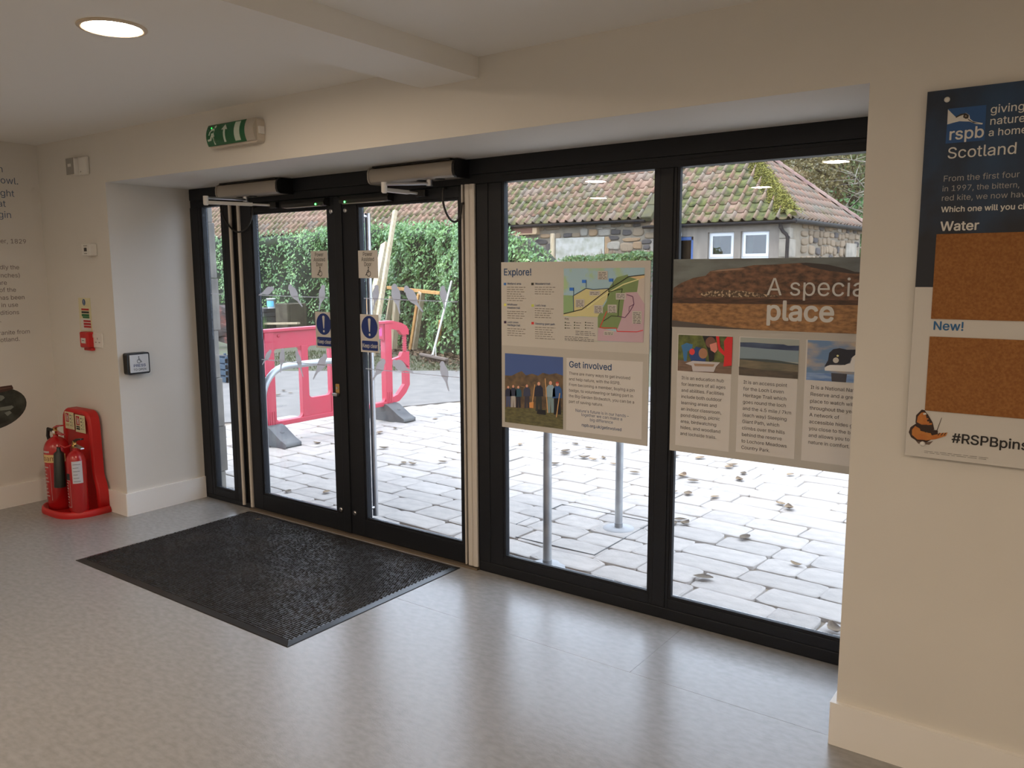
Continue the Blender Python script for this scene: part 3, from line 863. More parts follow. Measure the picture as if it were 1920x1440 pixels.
arcstrip(f, 'maker_label', FO, FR, -105, -60, 0.458, 0.472, MATS['label_white'], 0.0)
CO = (-0.285, -0.852); CR = 0.067
f = extinguisher(CO, CR, 0.385, 0.475, 'slimmer red extinguisher with a black band, right on the stand', True)
arcstrip(f, 'black_band', CO, CR, -128, -70, 0.288, 0.335, INK_K)
arcstrip(f, 'white_card', CO, CR, -52, 8, 0.262, 0.425, mat('service_card', (0.55, 0.56, 0.6), 0.5))
for k in range(6):
    arcstrip(f, 'label_line', CO, CR, -46, -2 - (k * 13) % 20, 0.40 - k * 0.025, 0.403 - k * 0.025, INK_D, 0.0014)
for k in range(9):
    arcstrip(f, 'label_line', CO, CR, -126, -82 - (k * 11) % 18, 0.262 - k * 0.021, 0.268 - k * 0.021, MATS['label_white'])
arcstrip(f, 'label_edge', CO, CR, -71.5, -70, 0.085, 0.285, MATS['label_white'], n=2)
arcstrip(f, 'label_edge', CO, CR, -128, -70, 0.282, 0.285, MATS['label_white'])
arcstrip(f, 'label_edge', CO, CR, -128, -70, 0.085, 0.088, MATS['label_white'])

# ------------------------------------------------------------------ print on the left wall
t = thing('wall_text', (XL, -0.9, 2.0), 'story text printed on the left wall in blue and grey', 'lettering')
PT = Plane('x', XL + 0.0002)
TB = mat('print_slate_blue', (0.08, 0.13, 0.22), 0.6); TG = mat('print_grey', (0.16, 0.13, 0.13), 0.6)
def wall_lines(rows, size, m_):
    for s, u, v in rows:
        a, z = PT.px(u, v)
        b = MB(); put_text(b, PT, s, a, z, size, 1.0, 2, 0.0, 'RIGHT')
        b.build('lettering', m_, t)
wall_lines([('n', 5, 323), ('fowl.', 34, 346), ('ight', 27, 369), ('at', 11, 388), ('gin', 21, 409)], 0.068, TB)
wall_lines([('ther, 1829', 49, 457)], 0.047, TG)
wall_lines([('edly the', 36, 505), ('inches)', 37, 520), ('are', 13, 534), ('of the', 30, 547), ('has been', 46, 561), ('in use', 34, 575), ('nditions', 36, 589), ('.', 2, 604), ('granite from', 56, 625), ('cotland.', 37, 639)], 0.045, TG)
# the printed curling stone
t = thing('wall_print', (XL, -1.0, 0.75), 'printed picture of a dark curling stone low on the left wall', 'picture')
PS = Plane('x', XL + 0.0002)
ca, cz = PS.px(-14, 768)
ry, rz_ = PS.px(51, 768)[0] - ca, 0.155
def ell(sa, sz, da=0, dz=0, n=36, tilt=0.10):
    return [(ca + da + sa * ry * math.cos(k * 2 * PI / n), cz + dz + sz * rz_ * math.sin(k * 2 * PI / n) + tilt * sa * ry * math.cos(k * 2 * PI / n)) for k in range(n)]
patch(t, 'stone_shape', PS, ell(1, 1), mat('print_stone_edge', (0.030, 0.028, 0.024), 0.6, col2=(0.05, 0.055, 0.045), scale=14), 1, px=False)
patch(t, 'stone_face', PS, ell(0.93, 0.88, 0, 0.012), mat('print_stone', (0.022, 0.026, 0.020), 0.6, col2=(0.075, 0.085, 0.07), scale=8, lo=0.45, hi=0.75), 2, px=False)
PGREY = mat('print_pale_grey', (0.20, 0.22, 0.19), 0.6)
patches(t, 'stone_glint', PS, [[(0, 764), (22, 760), (26, 763), (20, 768), (0, 770)], [(8, 774), (18, 770), (22, 774), (14, 780)], [(0, 741), (6, 742), (9, 746), (3, 751), (0, 752)]], PGREY, 3)
patch(t, 'handle_shape', PS, [(-30, 731), (0, 725), (22, 722), (24, 726), (25, 729), (14, 733), (0, 736), (-30, 741)], mat('print_wood', (0.07, 0.03, 0.022), 0.6), 3)
patch(t, 'handle_glint', PS, [(-30, 733), (0, 728.5), (20, 725.5), (20, 727), (0, 731), (-30, 736)], mat('print_wood_light', (0.14, 0.07, 0.05), 0.6), 4)

# ------------------------------------------------------------------ stickers on the doors
CARD = mat('white_card', (0.62, 0.60, 0.57), 0.45)
SIGNB = mat('sign_blue', (0.006, 0.03, 0.19), 0.35)
def pcard(name, px4, thick, yv, label, cat, group=None):
    pl = Plane('y', yv)
    q = [pl.px(*p) for p in px4]
    a0 = (q[0][0] + q[3][0]) / 2; a1 = (q[1][0] + q[2][0]) / 2; z1 = (q[0][1] + q[1][1]) / 2; z0 = (q[2][1] + q[3][1]) / 2
    t = thing(name, (a0, yv, z0), label, cat, group)
    return t, pl, a0, a1, z0, z1
for px4, side in (([(581, 471), (613, 470), (616, 520), (586, 522)], 'left'), ([(669, 469), (706, 470), (711, 521), (673, 522)], 'right')):
    t, pl, a0, a1, z0, z1 = pcard('door_sign', px4, 0, 0.004 if side == 'right' else 0.028, 'white Power Assisted Door sticker on the %s door glass' % side, 'sign', 'power assisted door stickers')
    if side == 'left': a1 = a0 + 0.166
    MB().box(a0, a1, pl.val, pl.val + 0.0012, z0, z1).build('card', CARD, t)
    wd, hh = a1 - a0, z1 - z0
    for s, zz in (('Power', 0.80), ('Assisted', 0.615), ('Door', 0.435)):
        b = MB(); put_text(b, pl, s, a0 + wd * 0.5, z0 + hh * zz, 0.035, 0.86, 1, 0.006, 'CENTER')
        b.build('lettering', INK_K, t)
    patches(t, 'wheelchair_symbol', pl, [[(a0 + wd * 0.5 - (a - a0 - wd * 0.5), z) for a, z in p] for p in wheelchair(pl, a0 + wd * 0.47, z0 + hh * 0.05, hh * 0.36)], INK_K, 1, px=False)
for px4, side in (([(590, 585), (621, 585), (624, 652), (594, 653)], 'left'), ([(673, 589), (708, 590), (713, 661), (679, 661)], 'right')):
    t, pl, a0, a1, z0, z1 = pcard('keep_clear_sign', px4, 0, 0.004 if side == 'right' else 0.028, 'blue and white Keep clear sticker on the %s door glass' % side, 'sign', 'keep clear stickers')
    if side == 'left': a1 = a0 + 0.166
    MB().box(a0, a1, pl.val, pl.val + 0.0012, z0, z1).build('card', CARD, t)
    wd, hh = a1 - a0, z1 - z0; cx = a0 + wd / 2; cz = z0 + hh * 0.665
    patch(t, 'blue_disc', pl, [(cx + 0.073 * math.cos(k * PI / 16), cz + 0.073 * math.sin(k * PI / 16)) for k in range(32)], SIGNB, 1, px=False)
    patches(t, 'exclamation_mark', pl, [[(cx - 0.012, cz + 0.05), (cx - 0.006, cz + 0.057), (cx + 0.006, cz + 0.057), (cx + 0.012, cz + 0.05), (cx + 0.004, cz - 0.03), (cx - 0.004, cz - 0.03)],
            [(cx + 0.0085 * math.cos(k * PI / 6), cz - 0.048 + 0.0085 * math.sin(k * PI / 6)) for k in range(12)]], INK_W, 2, px=False)
    patch(t, 'blue_band', pl, rounded(a0 + wd * 0.07, a1 - wd * 0.07, z0 + hh * 0.05, z0 + hh * 0.305, 0.008), SIGNB, 1, px=False)
    b = MB(); put_text(b, pl, 'Keep clear', cx, z0 + hh * 0.125, 0.036, (wd * 0.80) / (textw('Keep clear') * 0.036), 2, 0.008, 'CENTER'); b.build('lettering', INK_W, t)

# ------------------------------------------------------------------ map board in window_2
YP = -0.0045
def greek(parent, pl, rows, m_, th=0.0032, layer=3):
    """lines of print too small to read: broken dashes (u0, u1, v)"""
    polys = []
    rr = random.Random(len(rows) * 31 + int(rows[0][0]))
    for u0, u1, v in rows:
        a, z = pl.px(u0, v); e, _ = pl.px(u1, v)
        while a < e - 0.004:
            L = min(rr.uniform(0.010, 0.028), e - a)
            polys.append([(a, z), (a + L, z), (a + L, z + th), (a, z + th)])
            a += L + 0.005
    o = patches(parent, 'small_print', pl, polys, m_, layer, px=False); o['kind'] = 'stuff'
    return o

t = thing('map_board', (2.968, YP, 0.893), 'pale board with Explore trail map across the middle window', 'poster')
PO = Plane('y', YP)
BACKC = mat('board_warm_white', (0.62, 0.60, 0.56), 0.5); BOXC = mat('board_lilac_white', (0.70, 0.68, 0.66), 0.5); GREYB = mat('board_grey', (0.53, 0.51, 0.47), 0.5)
MB().box(2.968, 3.885, YP, -0.0005, 0.894, 1.824).build('board', BACKC, t)
patch(t, 'grey_field', PO, [(2.968, 0.894), (3.885, 0.894), (3.885, 1.362), (2.968, 1.362)], GREYB, 1, px=False)
k6 = lambda L, ox=930, oy=480, s=6.194: [(ox + a / s, oy + b_ / s) for a, b_ in L]
line_px(t, PO, 'Explore!', (944.3, 516.2), (994.8, 517.0), 0.070, INK_B, 3, 0.012)
sq = lambda a, b_, s=14: [(a - s, b_ - s), (a + s, b_ - s), (a + s, b_ + s), (a - s, b_ + s)]
for (a, b_), c in (((105, 325), (45, 85, 130)), ((425, 325), (25, 22, 15)), ((107, 567), (205, 165, 70)), ((427, 575), (150, 150, 60)), ((108, 768), (45, 28, 45)), ((427, 780), (185, 40, 38))):
    patch(t, 'colour_key', PO, k6(sq(a, b_)), mat('key_%d_%d_%d' % c, pc(*c), 0.5), 3)
for s, l, r in (('Wetland area', (132, 332), (292, 330)), ('Woodland trail', (455, 333), (630, 333)), ('Wildflower', (132, 573), (248, 573)), ('meadow trail', (132, 610), (280, 610)), ('Leafy loop', (455, 583), (577, 583)),
                ('Loch Leven', (132, 777), (258, 778)), ('Heritage trail', (132, 811), (280, 813)), ('Sleeping giant path', (455, 795), (682, 798))):
    line_px(t, PO, s, k6([l])[0], k6([r])[0], 0.021, INK_B, 3, 0.004)
rows = []
for x0, x1, y0, n_ in ((128, 355, 366, 7), (452, 690, 366, 4), (132, 360, 645, 4), (452, 675, 613, 5), (132, 355, 845, 4), (455, 690, 830, 6)):
    for k in range(n_):
        rows.append((930 + x0 / 6.194, 930 + (x1 - (k * 37) % 60) / 6.194, 480 + (y0 + 25.5 * k) / 6.194))
greek(t, PO, rows, mat('ink_soft', (0.24, 0.22, 0.20), 0.5))
# the map itself
MAPC = lambda nm, r, g_, b_: mat('map_' + nm, pc(r, g_, b_), 0.5)
mp_ = thing  # (kept short below)
def mpoly(nm, L, m_, lay): return patch(t, nm, PO, k6(L), m_, lay)
mpoly('map_water', [(788, 145), (1728, 135), (1710, 1005), (785, 980)], mat('map_water', pc(122, 142, 142), 0.5, col2=pc(128, 145, 105), scale=9, lo=0.5, hi=0.6), 2)
mpoly('map_marsh', [(785, 455), (905, 460), (905, 650), (785, 675)], MAPC('marsh', 108, 128, 84), 3)
mpoly('map_meadow', [(905, 460), (1050, 375), (1130, 390), (1310, 375), (1320, 440), (1250, 560), (1185, 705), (785, 700), (785, 675), (905, 650)], MAPC('meadow', 158, 146, 98), 3)
mpoly('map_wood', [(1310, 375), (1400, 250), (1530, 215), (1540, 240), (1660, 275), (1640, 420), (1500, 425), (1460, 840), (1230, 850), (1185, 830), (1185, 700), (1290, 520)], MAPC('wood', 92, 105, 62), 3)
mpoly('map_field', [(1540, 240), (1728, 215), (1728, 250), (1660, 275)], MAPC('field', 165, 140, 98), 4)
mpoly('map_moor', [(1500, 425), (1640, 418), (1728, 560), (1712, 1005), (1180, 985), (1185, 830), (1400, 880), (1460, 720)], MAPC('moor', 148, 120, 120), 4)
mpoly('map_stone', [(1660, 275), (1728, 250), (1726, 560), (1640, 418)], MAPC('stone', 152, 138, 122), 4)
mpoly('map_key_box', [(788, 705), (1182, 708), (1180, 988), (786, 985)], BACKC, 5)
def mline(nm, pts, wd, m_, lay=6):
    q = [PO.px(*p) for p in k6(pts)]
    polys = []
    for (ax, az), (bx_, bz) in zip(q[:-1], q[1:]):
        L = math.hypot(bx_ - ax, bz - az) or 1; nx, nz = -(bz - az) / L * wd / 2, (bx_ - ax) / L * wd / 2
        polys.append([(ax + nx, az + nz), (bx_ + nx, bz + nz), (bx_ - nx, bz - nz), (ax - nx, az - nz)])
    patches(t, nm, PO, polys, m_, lay, px=False)
mline('map_track', [(788, 672), (1000, 620), (1100, 545), (1310, 385), (1450, 300), (1540, 240), (1728, 218)], 0.0045, INK_K)
mline('map_road', [(1060, 600), (1300, 430), (1480, 330), (1660, 270)], 0.006, MAPC('road', 185, 165, 110))
mline('map_path', [(905, 645), (900, 460), (1050, 375), (1130, 390), (1310, 375)], 0.004, INK_B)
mline('map_path', [(1310, 420), (1400, 395), (1470, 380), (1430, 540), (1420, 700), (1340, 695), (1250, 755)], 0.0038, MAPC('dark_green', 40, 50, 30))
mline('map_path', [(1420, 700), (1500, 715), (1560, 640), (1605, 560), (1590, 470), (1520, 448)], 0.0038, MAPC('plum', 75, 38, 62))
mline('map_path', [(1605, 560), (1550, 590), (1545, 645)], 0.0032, MAPC('plum', 75, 38, 62))
mline('map_path', [(1290, 640), (1210, 830), (1250, 835), (1400, 838), (1408, 875), (1640, 880), (1710, 862)], 0.004, MAPC('red', 175, 35, 35))
for a, b_ in ((880, 385), (1025, 295), (1338, 280)):
    mpoly('map_flag', [(a - 24, b_ - 18), (a + 24, b_ - 18), (a + 24, b_ + 18), (a - 24, b_ + 18)], MAPC('flag', 35, 85, 150), 6)
    mline('map_flag_pole', [(a + 24, b_ - 18), (a + 24, b_ + 70)], 0.003, INK_B)
for a, b_, c, d_ in ((1185, 175, 1300, 275), (1088, 405, 1210, 460), (925, 500, 1030, 595), (1140, 570, 1245, 665), (1300, 565, 1405, 660), (1395, 430, 1510, 505), (1585, 640, 1695, 785), (1255, 870, 1370, 920)):
    mpoly('map_note', [(a, b_), (c, b_), (c, d_), (a, d_)], BACKC, 7)
    greek(t, PO, [(930 + (a + 10) / 6.194, 930 + (c - 12) / 6.194, 480 + v / 6.194) for v in range(b_ + 22, d_ - 2, 17)], INK_D, 0.0024, 8)
line_px(t, PO, 'Key', k6([(800, 738)])[0], k6([(846, 740)])[0], 0.021, INK_D, 6, 0.01)
greek(t, PO, [(930 + (x + 20) / 6.194, 930 + (x + 20 + L) / 6.194, 480 + y / 6.194) for x, L in ((800, 55), (910, 60), (1038, 75)) for y in (778, 808, 838)] + [(930 + x0 / 6.194, 930 + x1 / 6.194, 480 + y / 6.194) for x0, x1, y in ((925, 1120, 875), (925, 1150, 895), (925, 1165, 915), (800, 1090, 938), (800, 1140, 958), (800, 1140, 975))], INK_D, 0.0024, 6)
patches(t, 'map_symbol', PO, [k6(sq(x, y, 7)) for x in (808, 915, 1043) for y in (772, 803, 836)], MAPC('dark_green', 40, 50, 30), 6)
# photo of people in a field
k4 = lambda L: [(930 + a / 6.194, 640 + b_ / 6.194) for a, b_ in L]
def gpoly(nm, L, m_, lay): return patch(t, nm, PO, k4(L), m_, lay)
gpoly('photo_sky', [(105, 137), (780, 185), (780, 1020), (105, 935)], mat('photo_sky', pc(52, 68, 104), 0.5), 2)
gpoly('photo_trees', [(105, 395), (180, 400), (250, 365), (300, 345), (350, 395), (420, 375), (490, 400), (545, 365), (620, 385), (700, 370), (780, 400), (780, 800), (105, 780)], mat('photo_trees', pc(64, 52, 40), 0.5, col2=pc(92, 72, 50), scale=26), 3)
gpoly('photo_grass', [(105, 765), (780, 800), (780, 1020), (105, 935)], mat('photo_grass', pc(62, 58, 38), 0.5, col2=pc(84, 78, 48), scale=30, stretch=(1, 1, 3)), 4)
def figure(x, yh, yf, coat, legs, hat=None):
    h = yf - yh; w_ = h * 0.16
    gpoly('photo_legs', [(x - w_ * 0.6, yh + h * 0.5), (x + w_ * 0.6, yh + h * 0.5), (x + w_ * 0.7, yf), (x + w_ * 0.1, yf), (x, yh + h * 0.62), (x - w_ * 0.1, yf), (x - w_ * 0.7, yf)], mat('photo_%d_%d_%d' % legs, pc(*legs), 0.5), 5)
    gpoly('photo_coat', [(x - w_ * 0.4, yh + h * 0.13), (x + w_ * 0.4, yh + h * 0.13), (x + w_ * 0.85, yh + h * 0.22), (x + w_ * 0.95, yh + h * 0.5), (x - w_ * 0.95, yh + h * 0.5), (x - w_ * 0.85, yh + h * 0.22)], mat('photo_%d_%d_%d' % coat, pc(*coat), 0.5), 6)
    gpoly('photo_head', [(x + h * 0.05 * math.cos(k * PI / 5), yh + h * 0.07 + h * 0.065 * math.sin(k * PI / 5)) for k in range(10)], mat('photo_skin', pc(170, 120, 95), 0.5), 7)
    if hat: gpoly('photo_hat', [(x - h * 0.05, yh + h * 0.05), (x - h * 0.03, yh), (x + h * 0.03, yh), (x + h * 0.05, yh + h * 0.05)], mat('photo_%d_%d_%d' % hat, pc(*hat), 0.5), 8)
figure(145, 515, 760, (30, 32, 48), (55, 60, 80)); figure(203, 505, 765, (35, 38, 50), (130, 122, 112)); figure(262, 515, 770, (30, 60, 70), (30, 30, 38))
figure(362, 498, 775, (45, 48, 62), (45, 42, 48)); figure(500, 468, 810, (28, 30, 42), (40, 42, 40)); figure(636, 458, 830, (110, 125, 128), (95, 108, 105)); figure(715, 470, 850, (36, 62, 95), (20, 20, 26), (150, 60, 48))
for p, q in (((455, 500), (425, 720)), ((575, 430), (605, 830)), ((745, 600), (705, 880)), ((285, 518), (340, 530))):
    gpoly('photo_pole', [(p[0] - 5, p[1]), (p[0] + 5, p[1]), (q[0] + 5, q[1]), (q[0] - 5, q[1])], mat('photo_pole', pc(160, 120, 75), 0.5), 9)
gpoly('photo_bag', [(485, 790), (580, 800), (580, 855), (478, 840)], mat('photo_20_20_26', pc(20, 20, 26), 0.5), 9)
gpoly('photo_dog', [(390, 710), (440, 700), (438, 775), (392, 770)], mat('photo_dog', pc(165, 110, 60), 0.5), 8)
gpoly('text_box', [(820, 190), (1708, 238), (1690, 1140), (815, 1030)], BOXC, 2)
line_px(t, PO, 'Get involved', (1066.9, 688.3), (1145.8, 693.2), 0.072, INK_B, 3, 0.014)
block_px(t, PO, ['There are many ways to get involved', 'and help nature, with the RSPB.', 'From becoming a member, buying a pin', 'badge, to volunteering or taking part in', 'the Big Garden Birdwatch, you can be a', 'part of saving nature.'], (1066.9, 702.2), (1066.6, 754.8), 2, 1189.6, INK_D, 3, 0.0, 0.86)
for s, l, r, wt, ink in (("Nature's future is in our hands –", (1078.9, 771.6), (1178.6, 780.5), 0.0, INK_B), ('together we can make a', (1090, 779.7), (1166.5, 788), 0.0, INK_B), ('big difference', (1106, 789.5), (1148.8, 794), 0.0, INK_B), ('rspb.org.uk/getinvolved', (1090.6, 799), (1164.6, 806), 0.012, INK_B)):
    line_px(t, PO, s, l, r, 0.031, ink, 3, wt)

# ------------------------------------------------------------------ special place board in window_3
t = thing('place_board', (4.007, YP, 0.888), 'pale board headed A special place across the right window', 'poster')
MB().box(4.007, 4.965, YP, -0.0005, 0.889, 1.828).build('board', GREYB, t)
k5 = lambda L: [(1240 + a / 4.8, 470 + b_ / 4.8) for a, b_ in L]
def hp_(nm, L, m_, lay):
    return patch(t, nm, PO, [PO.px(*p) for p in k5(L)], m_, lay, px=False)
a0, a1, zt, zb = 4.007, 4.965, 1.828, 1.502
patch(t, 'photo_sky', PO, [(a0, zb), (a1, zb), (a1, zt), (a0, zt)], mat('hill_sky', pc(92, 94, 86), 0.5, col2=pc(74, 72, 66), scale=5, stretch=(1, 1, 3)), 1, px=False)
hp_('photo_hill', [(110, 335), (180, 290), (290, 245), (400, 225), (440, 185), (520, 170), (700, 155), (830, 130), (1010, 125), (1130, 118), (1300, 108), (1500, 125), (1650, 160), (1740, 190), (1950, 205), (1950, 480), (105, 440)], mat('hill_brown', pc(54, 38, 28), 0.5, col2=pc(102, 68, 46), scale=34, stretch=(0.8, 1, 1.5), detail=10, lo=0.36, hi=0.66), 2)
hp_('photo_far_ridge', [(1250, 112), (1310, 108), (1500, 125), (1650, 160), (1740, 190), (1950, 205), (1950, 215), (1700, 205), (1500, 180), (1350, 150)], mat('hill_dark', pc(46, 38, 34), 0.5), 3)
hp_('photo_crag', [(440, 190), (520, 172), (700, 158), (760, 160), (700, 172), (520, 186)], mat('hill_crag', pc(120, 92, 72), 0.5), 3)
0 and hp_('photo_shadow', [(560, 300), (760, 230), (900, 330), (700, 350)], mat('hill_shade', pc(62, 40, 27), 0.5), 3)
hp_('photo_village', [(330, 385), (520, 350), (760, 365), (960, 395), (1100, 405), (900, 420), (400, 415)], mat('hill_village', pc(64, 48, 34), 0.5, col2=pc(150, 125, 95), scale=90, lo=0.5, hi=0.62), 3)
hp_('photo_dark_band', [(105, 420), (1000, 435), (1950, 450), (1950, 500), (105, 475)], mat('hill_band', pc(42, 28, 22), 0.5, col2=pc(70, 46, 32), scale=16, stretch=(1, 1, 6)), 4)
hp_('photo_reeds', [(103, 472), (1950, 492), (1950, 755), (97, 690)], mat('hill_reed', pc(92, 62, 36), 0.5, col2=pc(132, 92, 54), scale=30, stretch=(1, 1, 2.2), detail=8), 5)
hp_('photo_water', [(98, 625), (300, 650), (620, 690), (900, 712), (98, 690)], mat('hill_water', pc(62, 54, 48), 0.5), 6)
patch(t, 'heading_strip', PO, [(a0, 1.497), (a1, 1.497), (a1, 1.503), (a0, 1.503)], GREYB, 7, px=False)
line_px(t, PO, 'A special', (1240 + 945 / 4.8, 470 + 400 / 4.8), (1240 + 1900 / 4.8, 470 + 418 / 4.8), 0.142, INK_W, 8, -0.006)
line_px(t, PO, 'place', (1240 + 938 / 4.8, 470 + 620 / 4.8), (1240 + 1528 / 4.8, 470 + 634 / 4.8), 0.148, INK_W, 8, 0.022)
# three columns
for c in (((133, 640 + 0), 1267.5, 1368.5, 700, 840), ((0, 0), 1382, 1492.5, 705, 856), ((0, 0), 1506, 1640, 715, 872)):
    _, u0, u1, v0, v1 = c
    A = PO.px(u0, 770)[0]; B_ = PO.px(u1, 780)[0]
    ztop = PO.px(u0, v0)[1]; zbot = {1267.5: PO.px(1266, 834)[1], 1382: PO.px(1381, 847)[1], 1506: PO.px(1503, 863)[1]}[u0]
    patch(t, 'text_box', PO, [(A, zbot), (B_, zbot), (B_, 1.47), (A, 1.47)], BOXC, 1, px=False)
block_px(t, PO, ['It is an education hub', 'for learners of all ages', 'and abilities. Facilities', 'include both outdoor', 'learning areas and', 'an indoor classroom,', 'pond dipping, picnic', 'area, birdwatching', 'hides, and woodland', 'and lochside trails.'], (1277.8, 710.8), (1275.6, 815.0), 1, 1360.3, INK_D)
block_px(t, PO, ['It is an access point', 'for the Loch Leven', 'Heritage Trail which', 'goes round the loch', 'and the 4.5 mile / 7km', '(each way) Sleeping', 'Giant Path, which', 'climbs over the hills', 'behind the reserve', 'to Lochore Meadows', 'Country Park.'], (1393.8, 719.2), (1389.8, 841.2), 4, 1483.3, INK_D)
block_px(t, PO, ['It is a National Nature', 'Reserve and a great', 'place to watch wildlife', 'throughout the year.', 'A network of', 'accessible hides get', 'you close to the birds', 'and allows you to see', 'nature in comfort.'], (1519.8, 728.8), (1515.0, 831.4), 8, 1592.3, INK_D)
# column pictures: pond dipping, misty loch, black and white duck
k8 = lambda L: [(1240 + a / 5.053, 620 + b_ / 5.053) for a, b_ in L]
def cp(nm, L, m_, lay): return patch(t, nm, PO, k8(L), m_, lay)
def el(cx, cy, rx, ry_, n=18): return [(cx + rx * math.cos(2 * PI * k / n), cy + ry_ * math.sin(2 * PI * k / n)) for k in range(n)]
cp('photo_ground', [(163, 38), (678, 58), (664, 412), (155, 378)], mat('pond_green', pc(52, 56, 28), 0.5, col2=pc(84, 88, 40), scale=30), 2)
cp('photo_deck', [(158, 275), (300, 285), (560, 300), (668, 310), (664, 412), (155, 378)], mat('pond_deck', pc(98, 76, 60), 0.5, col2=pc(80, 62, 50), scale=20, stretch=(1, 1, 6)), 3)
cp('photo_child', [(190, 140), (240, 115), (300, 130), (290, 180), (250, 195), (240, 290), (215, 290), (205, 200)], mat('pond_blue', pc(45, 85, 115), 0.5), 4)
cp('photo_child', [(265, 230), (330, 150), (380, 165), (420, 230), (420, 295), (290, 305)], mat('pond_navy', pc(28, 50, 88), 0.5), 5)
cp('photo_child', el(293, 200, 26, 30), mat('pond_red_hat', pc(170, 45, 42), 0.5), 6)
cp('photo_child', el(397, 215, 42, 50), mat('pond_hair', pc(128, 88, 62), 0.5), 6)
cp('photo_adult', [(390, 48), (520, 52), (500, 280), (455, 298), (440, 180)], mat('pond_black', pc(22, 20, 24), 0.5), 4)
cp('photo_adult', el(468, 110, 48, 52), mat('pond_hair_dark', pc(92, 58, 46), 0.5), 6)
cp('photo_adult', [(460, 130), (525, 110), (535, 180), (510, 210), (470, 185)], mat('pond_skin', pc(165, 98, 82), 0.5), 7)
cp('photo_red_coat', [(520, 52), (550, 54), (560, 150), (600, 200), (595, 100), (625, 58), (678, 60), (668, 330), (590, 340), (600, 240), (545, 190)], mat('pond_red', pc(165, 28, 30), 0.5), 8)
cp('photo_tray', [(230, 310), (300, 285), (560, 300), (520, 340), (500, 390), (300, 385), (290, 330)], mat('pond_tray', pc(150, 140, 132), 0.5), 9)
cp('photo_tray', [(310, 310), (510, 318), (495, 340), (320, 335)], mat('pond_tray_inside', pc(125, 98, 75), 0.5), 10)
MIST = [('mist_sky', (748, 62), (1308, 85), (112, 112, 100)), ('mist_hill', None, None, (38, 44, 62)), ('mist_grey', None, None, (92, 98, 96)), ('mist_field', None, None, (72, 68, 54))]
cp('photo_sky', [(750, 62), (1308, 85), (1293, 457), (736, 420)], mat('mist_sky', pc(122, 122, 110), 0.5), 2)
cp('photo_mist', [(748, 150), (1306, 170), (1298, 300), (742, 270)], mat('mist_grey', pc(98, 108, 108), 0.5), 3)
cp('photo_hill', [(748, 110), (880, 112), (1000, 122), (1160, 130), (1200, 142), (1306, 142), (1303, 190), (1200, 185), (1000, 172), (748, 150)], mat('mist_hill', pc(34, 42, 62), 0.5, col2=pc(60, 70, 84), scale=6, stretch=(1, 1, 3)), 4)
cp('photo_trees', [(744, 262), (860, 265), (1000, 272), (1120, 285), (1299, 315), (1299, 330), (1000, 300), (744, 276)], mat('mist_trees', pc(52, 58, 56), 0.5), 4)
cp('photo_field', [(743, 272), (1000, 296), (1299, 325), (1293, 457), (736, 420)], mat('mist_field', pc(70, 66, 52), 0.5, col2=pc(98, 86, 66), scale=9, stretch=(1, 1, 4)), 5)
cp('photo_field', [(736, 340), (1000, 375), (1296, 390), (1293, 457), (736, 420)], mat('mist_moor', pc(56, 50, 42), 0.5, col2=pc(74, 62, 50), scale=14, stretch=(1, 1, 4)), 6)
cp('photo_water', [(1388, 88), (1930, 108), (1900, 500), (1372, 465)], mat('duck_water', pc(78, 98, 118), 0.5, col2=pc(140, 122, 100), scale=6, stretch=(1, 1, 2.5), lo=0.42, hi=0.6), 2)
cp('photo_water', [(1376, 395), (1920, 420), (1900, 500), (1372, 465)], mat('duck_blue', pc(70, 92, 125), 0.5, col2=pc(110, 125, 140), scale=10, stretch=(1, 1, 6)), 3)
cp('duck_breast', [(1548, 352), (1590, 322), (1700, 330), (1790, 310), (1830, 200), (1930, 190), (1915, 395), (1550, 378)], mat('duck_white', pc(172, 165, 152), 0.5), 4)
cp('duck_head', [(1545, 342), (1580, 280), (1592, 210), (1630, 175), (1690, 165), (1760, 180), (1930, 178), (1930, 195), (1860, 212), (1800, 260), (1790, 300), (1740, 325), (1660, 322), (1600, 325)], mat('duck_black', pc(24, 26, 34), 0.5), 5)
cp('duck_patch', el(1655, 280, 28, 26), INK_W, 6)
cp('duck_eye', el(1672, 238, 11, 10), mat('duck_eye', pc(185, 165, 110), 0.5), 6)
cp('duck_reflection', [(1610, 400), (1760, 410), (1750, 490), (1615, 480)], mat('duck_shade', pc(48, 46, 48), 0.5), 4)

# ------------------------------------------------------------------ noticeboard on the right
YN = -D - 0.026
t = thing('noticeboard', (5.189, YN, 1.142), 'large blue and white noticeboard with cork panels on the right wall', 'noticeboard')
PN = Plane('y', YN)
NX1 = 6.35
NAVY = mat('board_navy', (0.006, 0.010, 0.022), 0.5, col2=(0.012, 0.055, 0.135), scale=3.2, stretch=(1, 1, 0.7), lo=0.42, hi=0.70, detail=7)
MB().box(5.189, NX1, YN, YN + 0.008, 1.142, 2.343).build('backing_board', mat('notice_white', (0.60, 0.585, 0.56), 0.5), t, bevel=0.0015)
for x in (5.3, 6.2):
    for z in (1.2, 2.28):
        MB().box(x, x + 0.04, YN + 0.008, -D - 0.0005, z, z + 0.04).build('spacer', GREYP, t)
patch(t, 'navy_field', PN, [(5.189, 1.716), (NX1, 1.716), (NX1, 2.343), (5.189, 2.343)], NAVY, 1, px=False)
CORK = mat('cork', (0.25, 0.098, 0.026), 0.9, col2=(0.34, 0.148, 0.044), scale=130, lo=0.35, hi=0.7, bump=0.3, bscale=160, bdist=0.002)
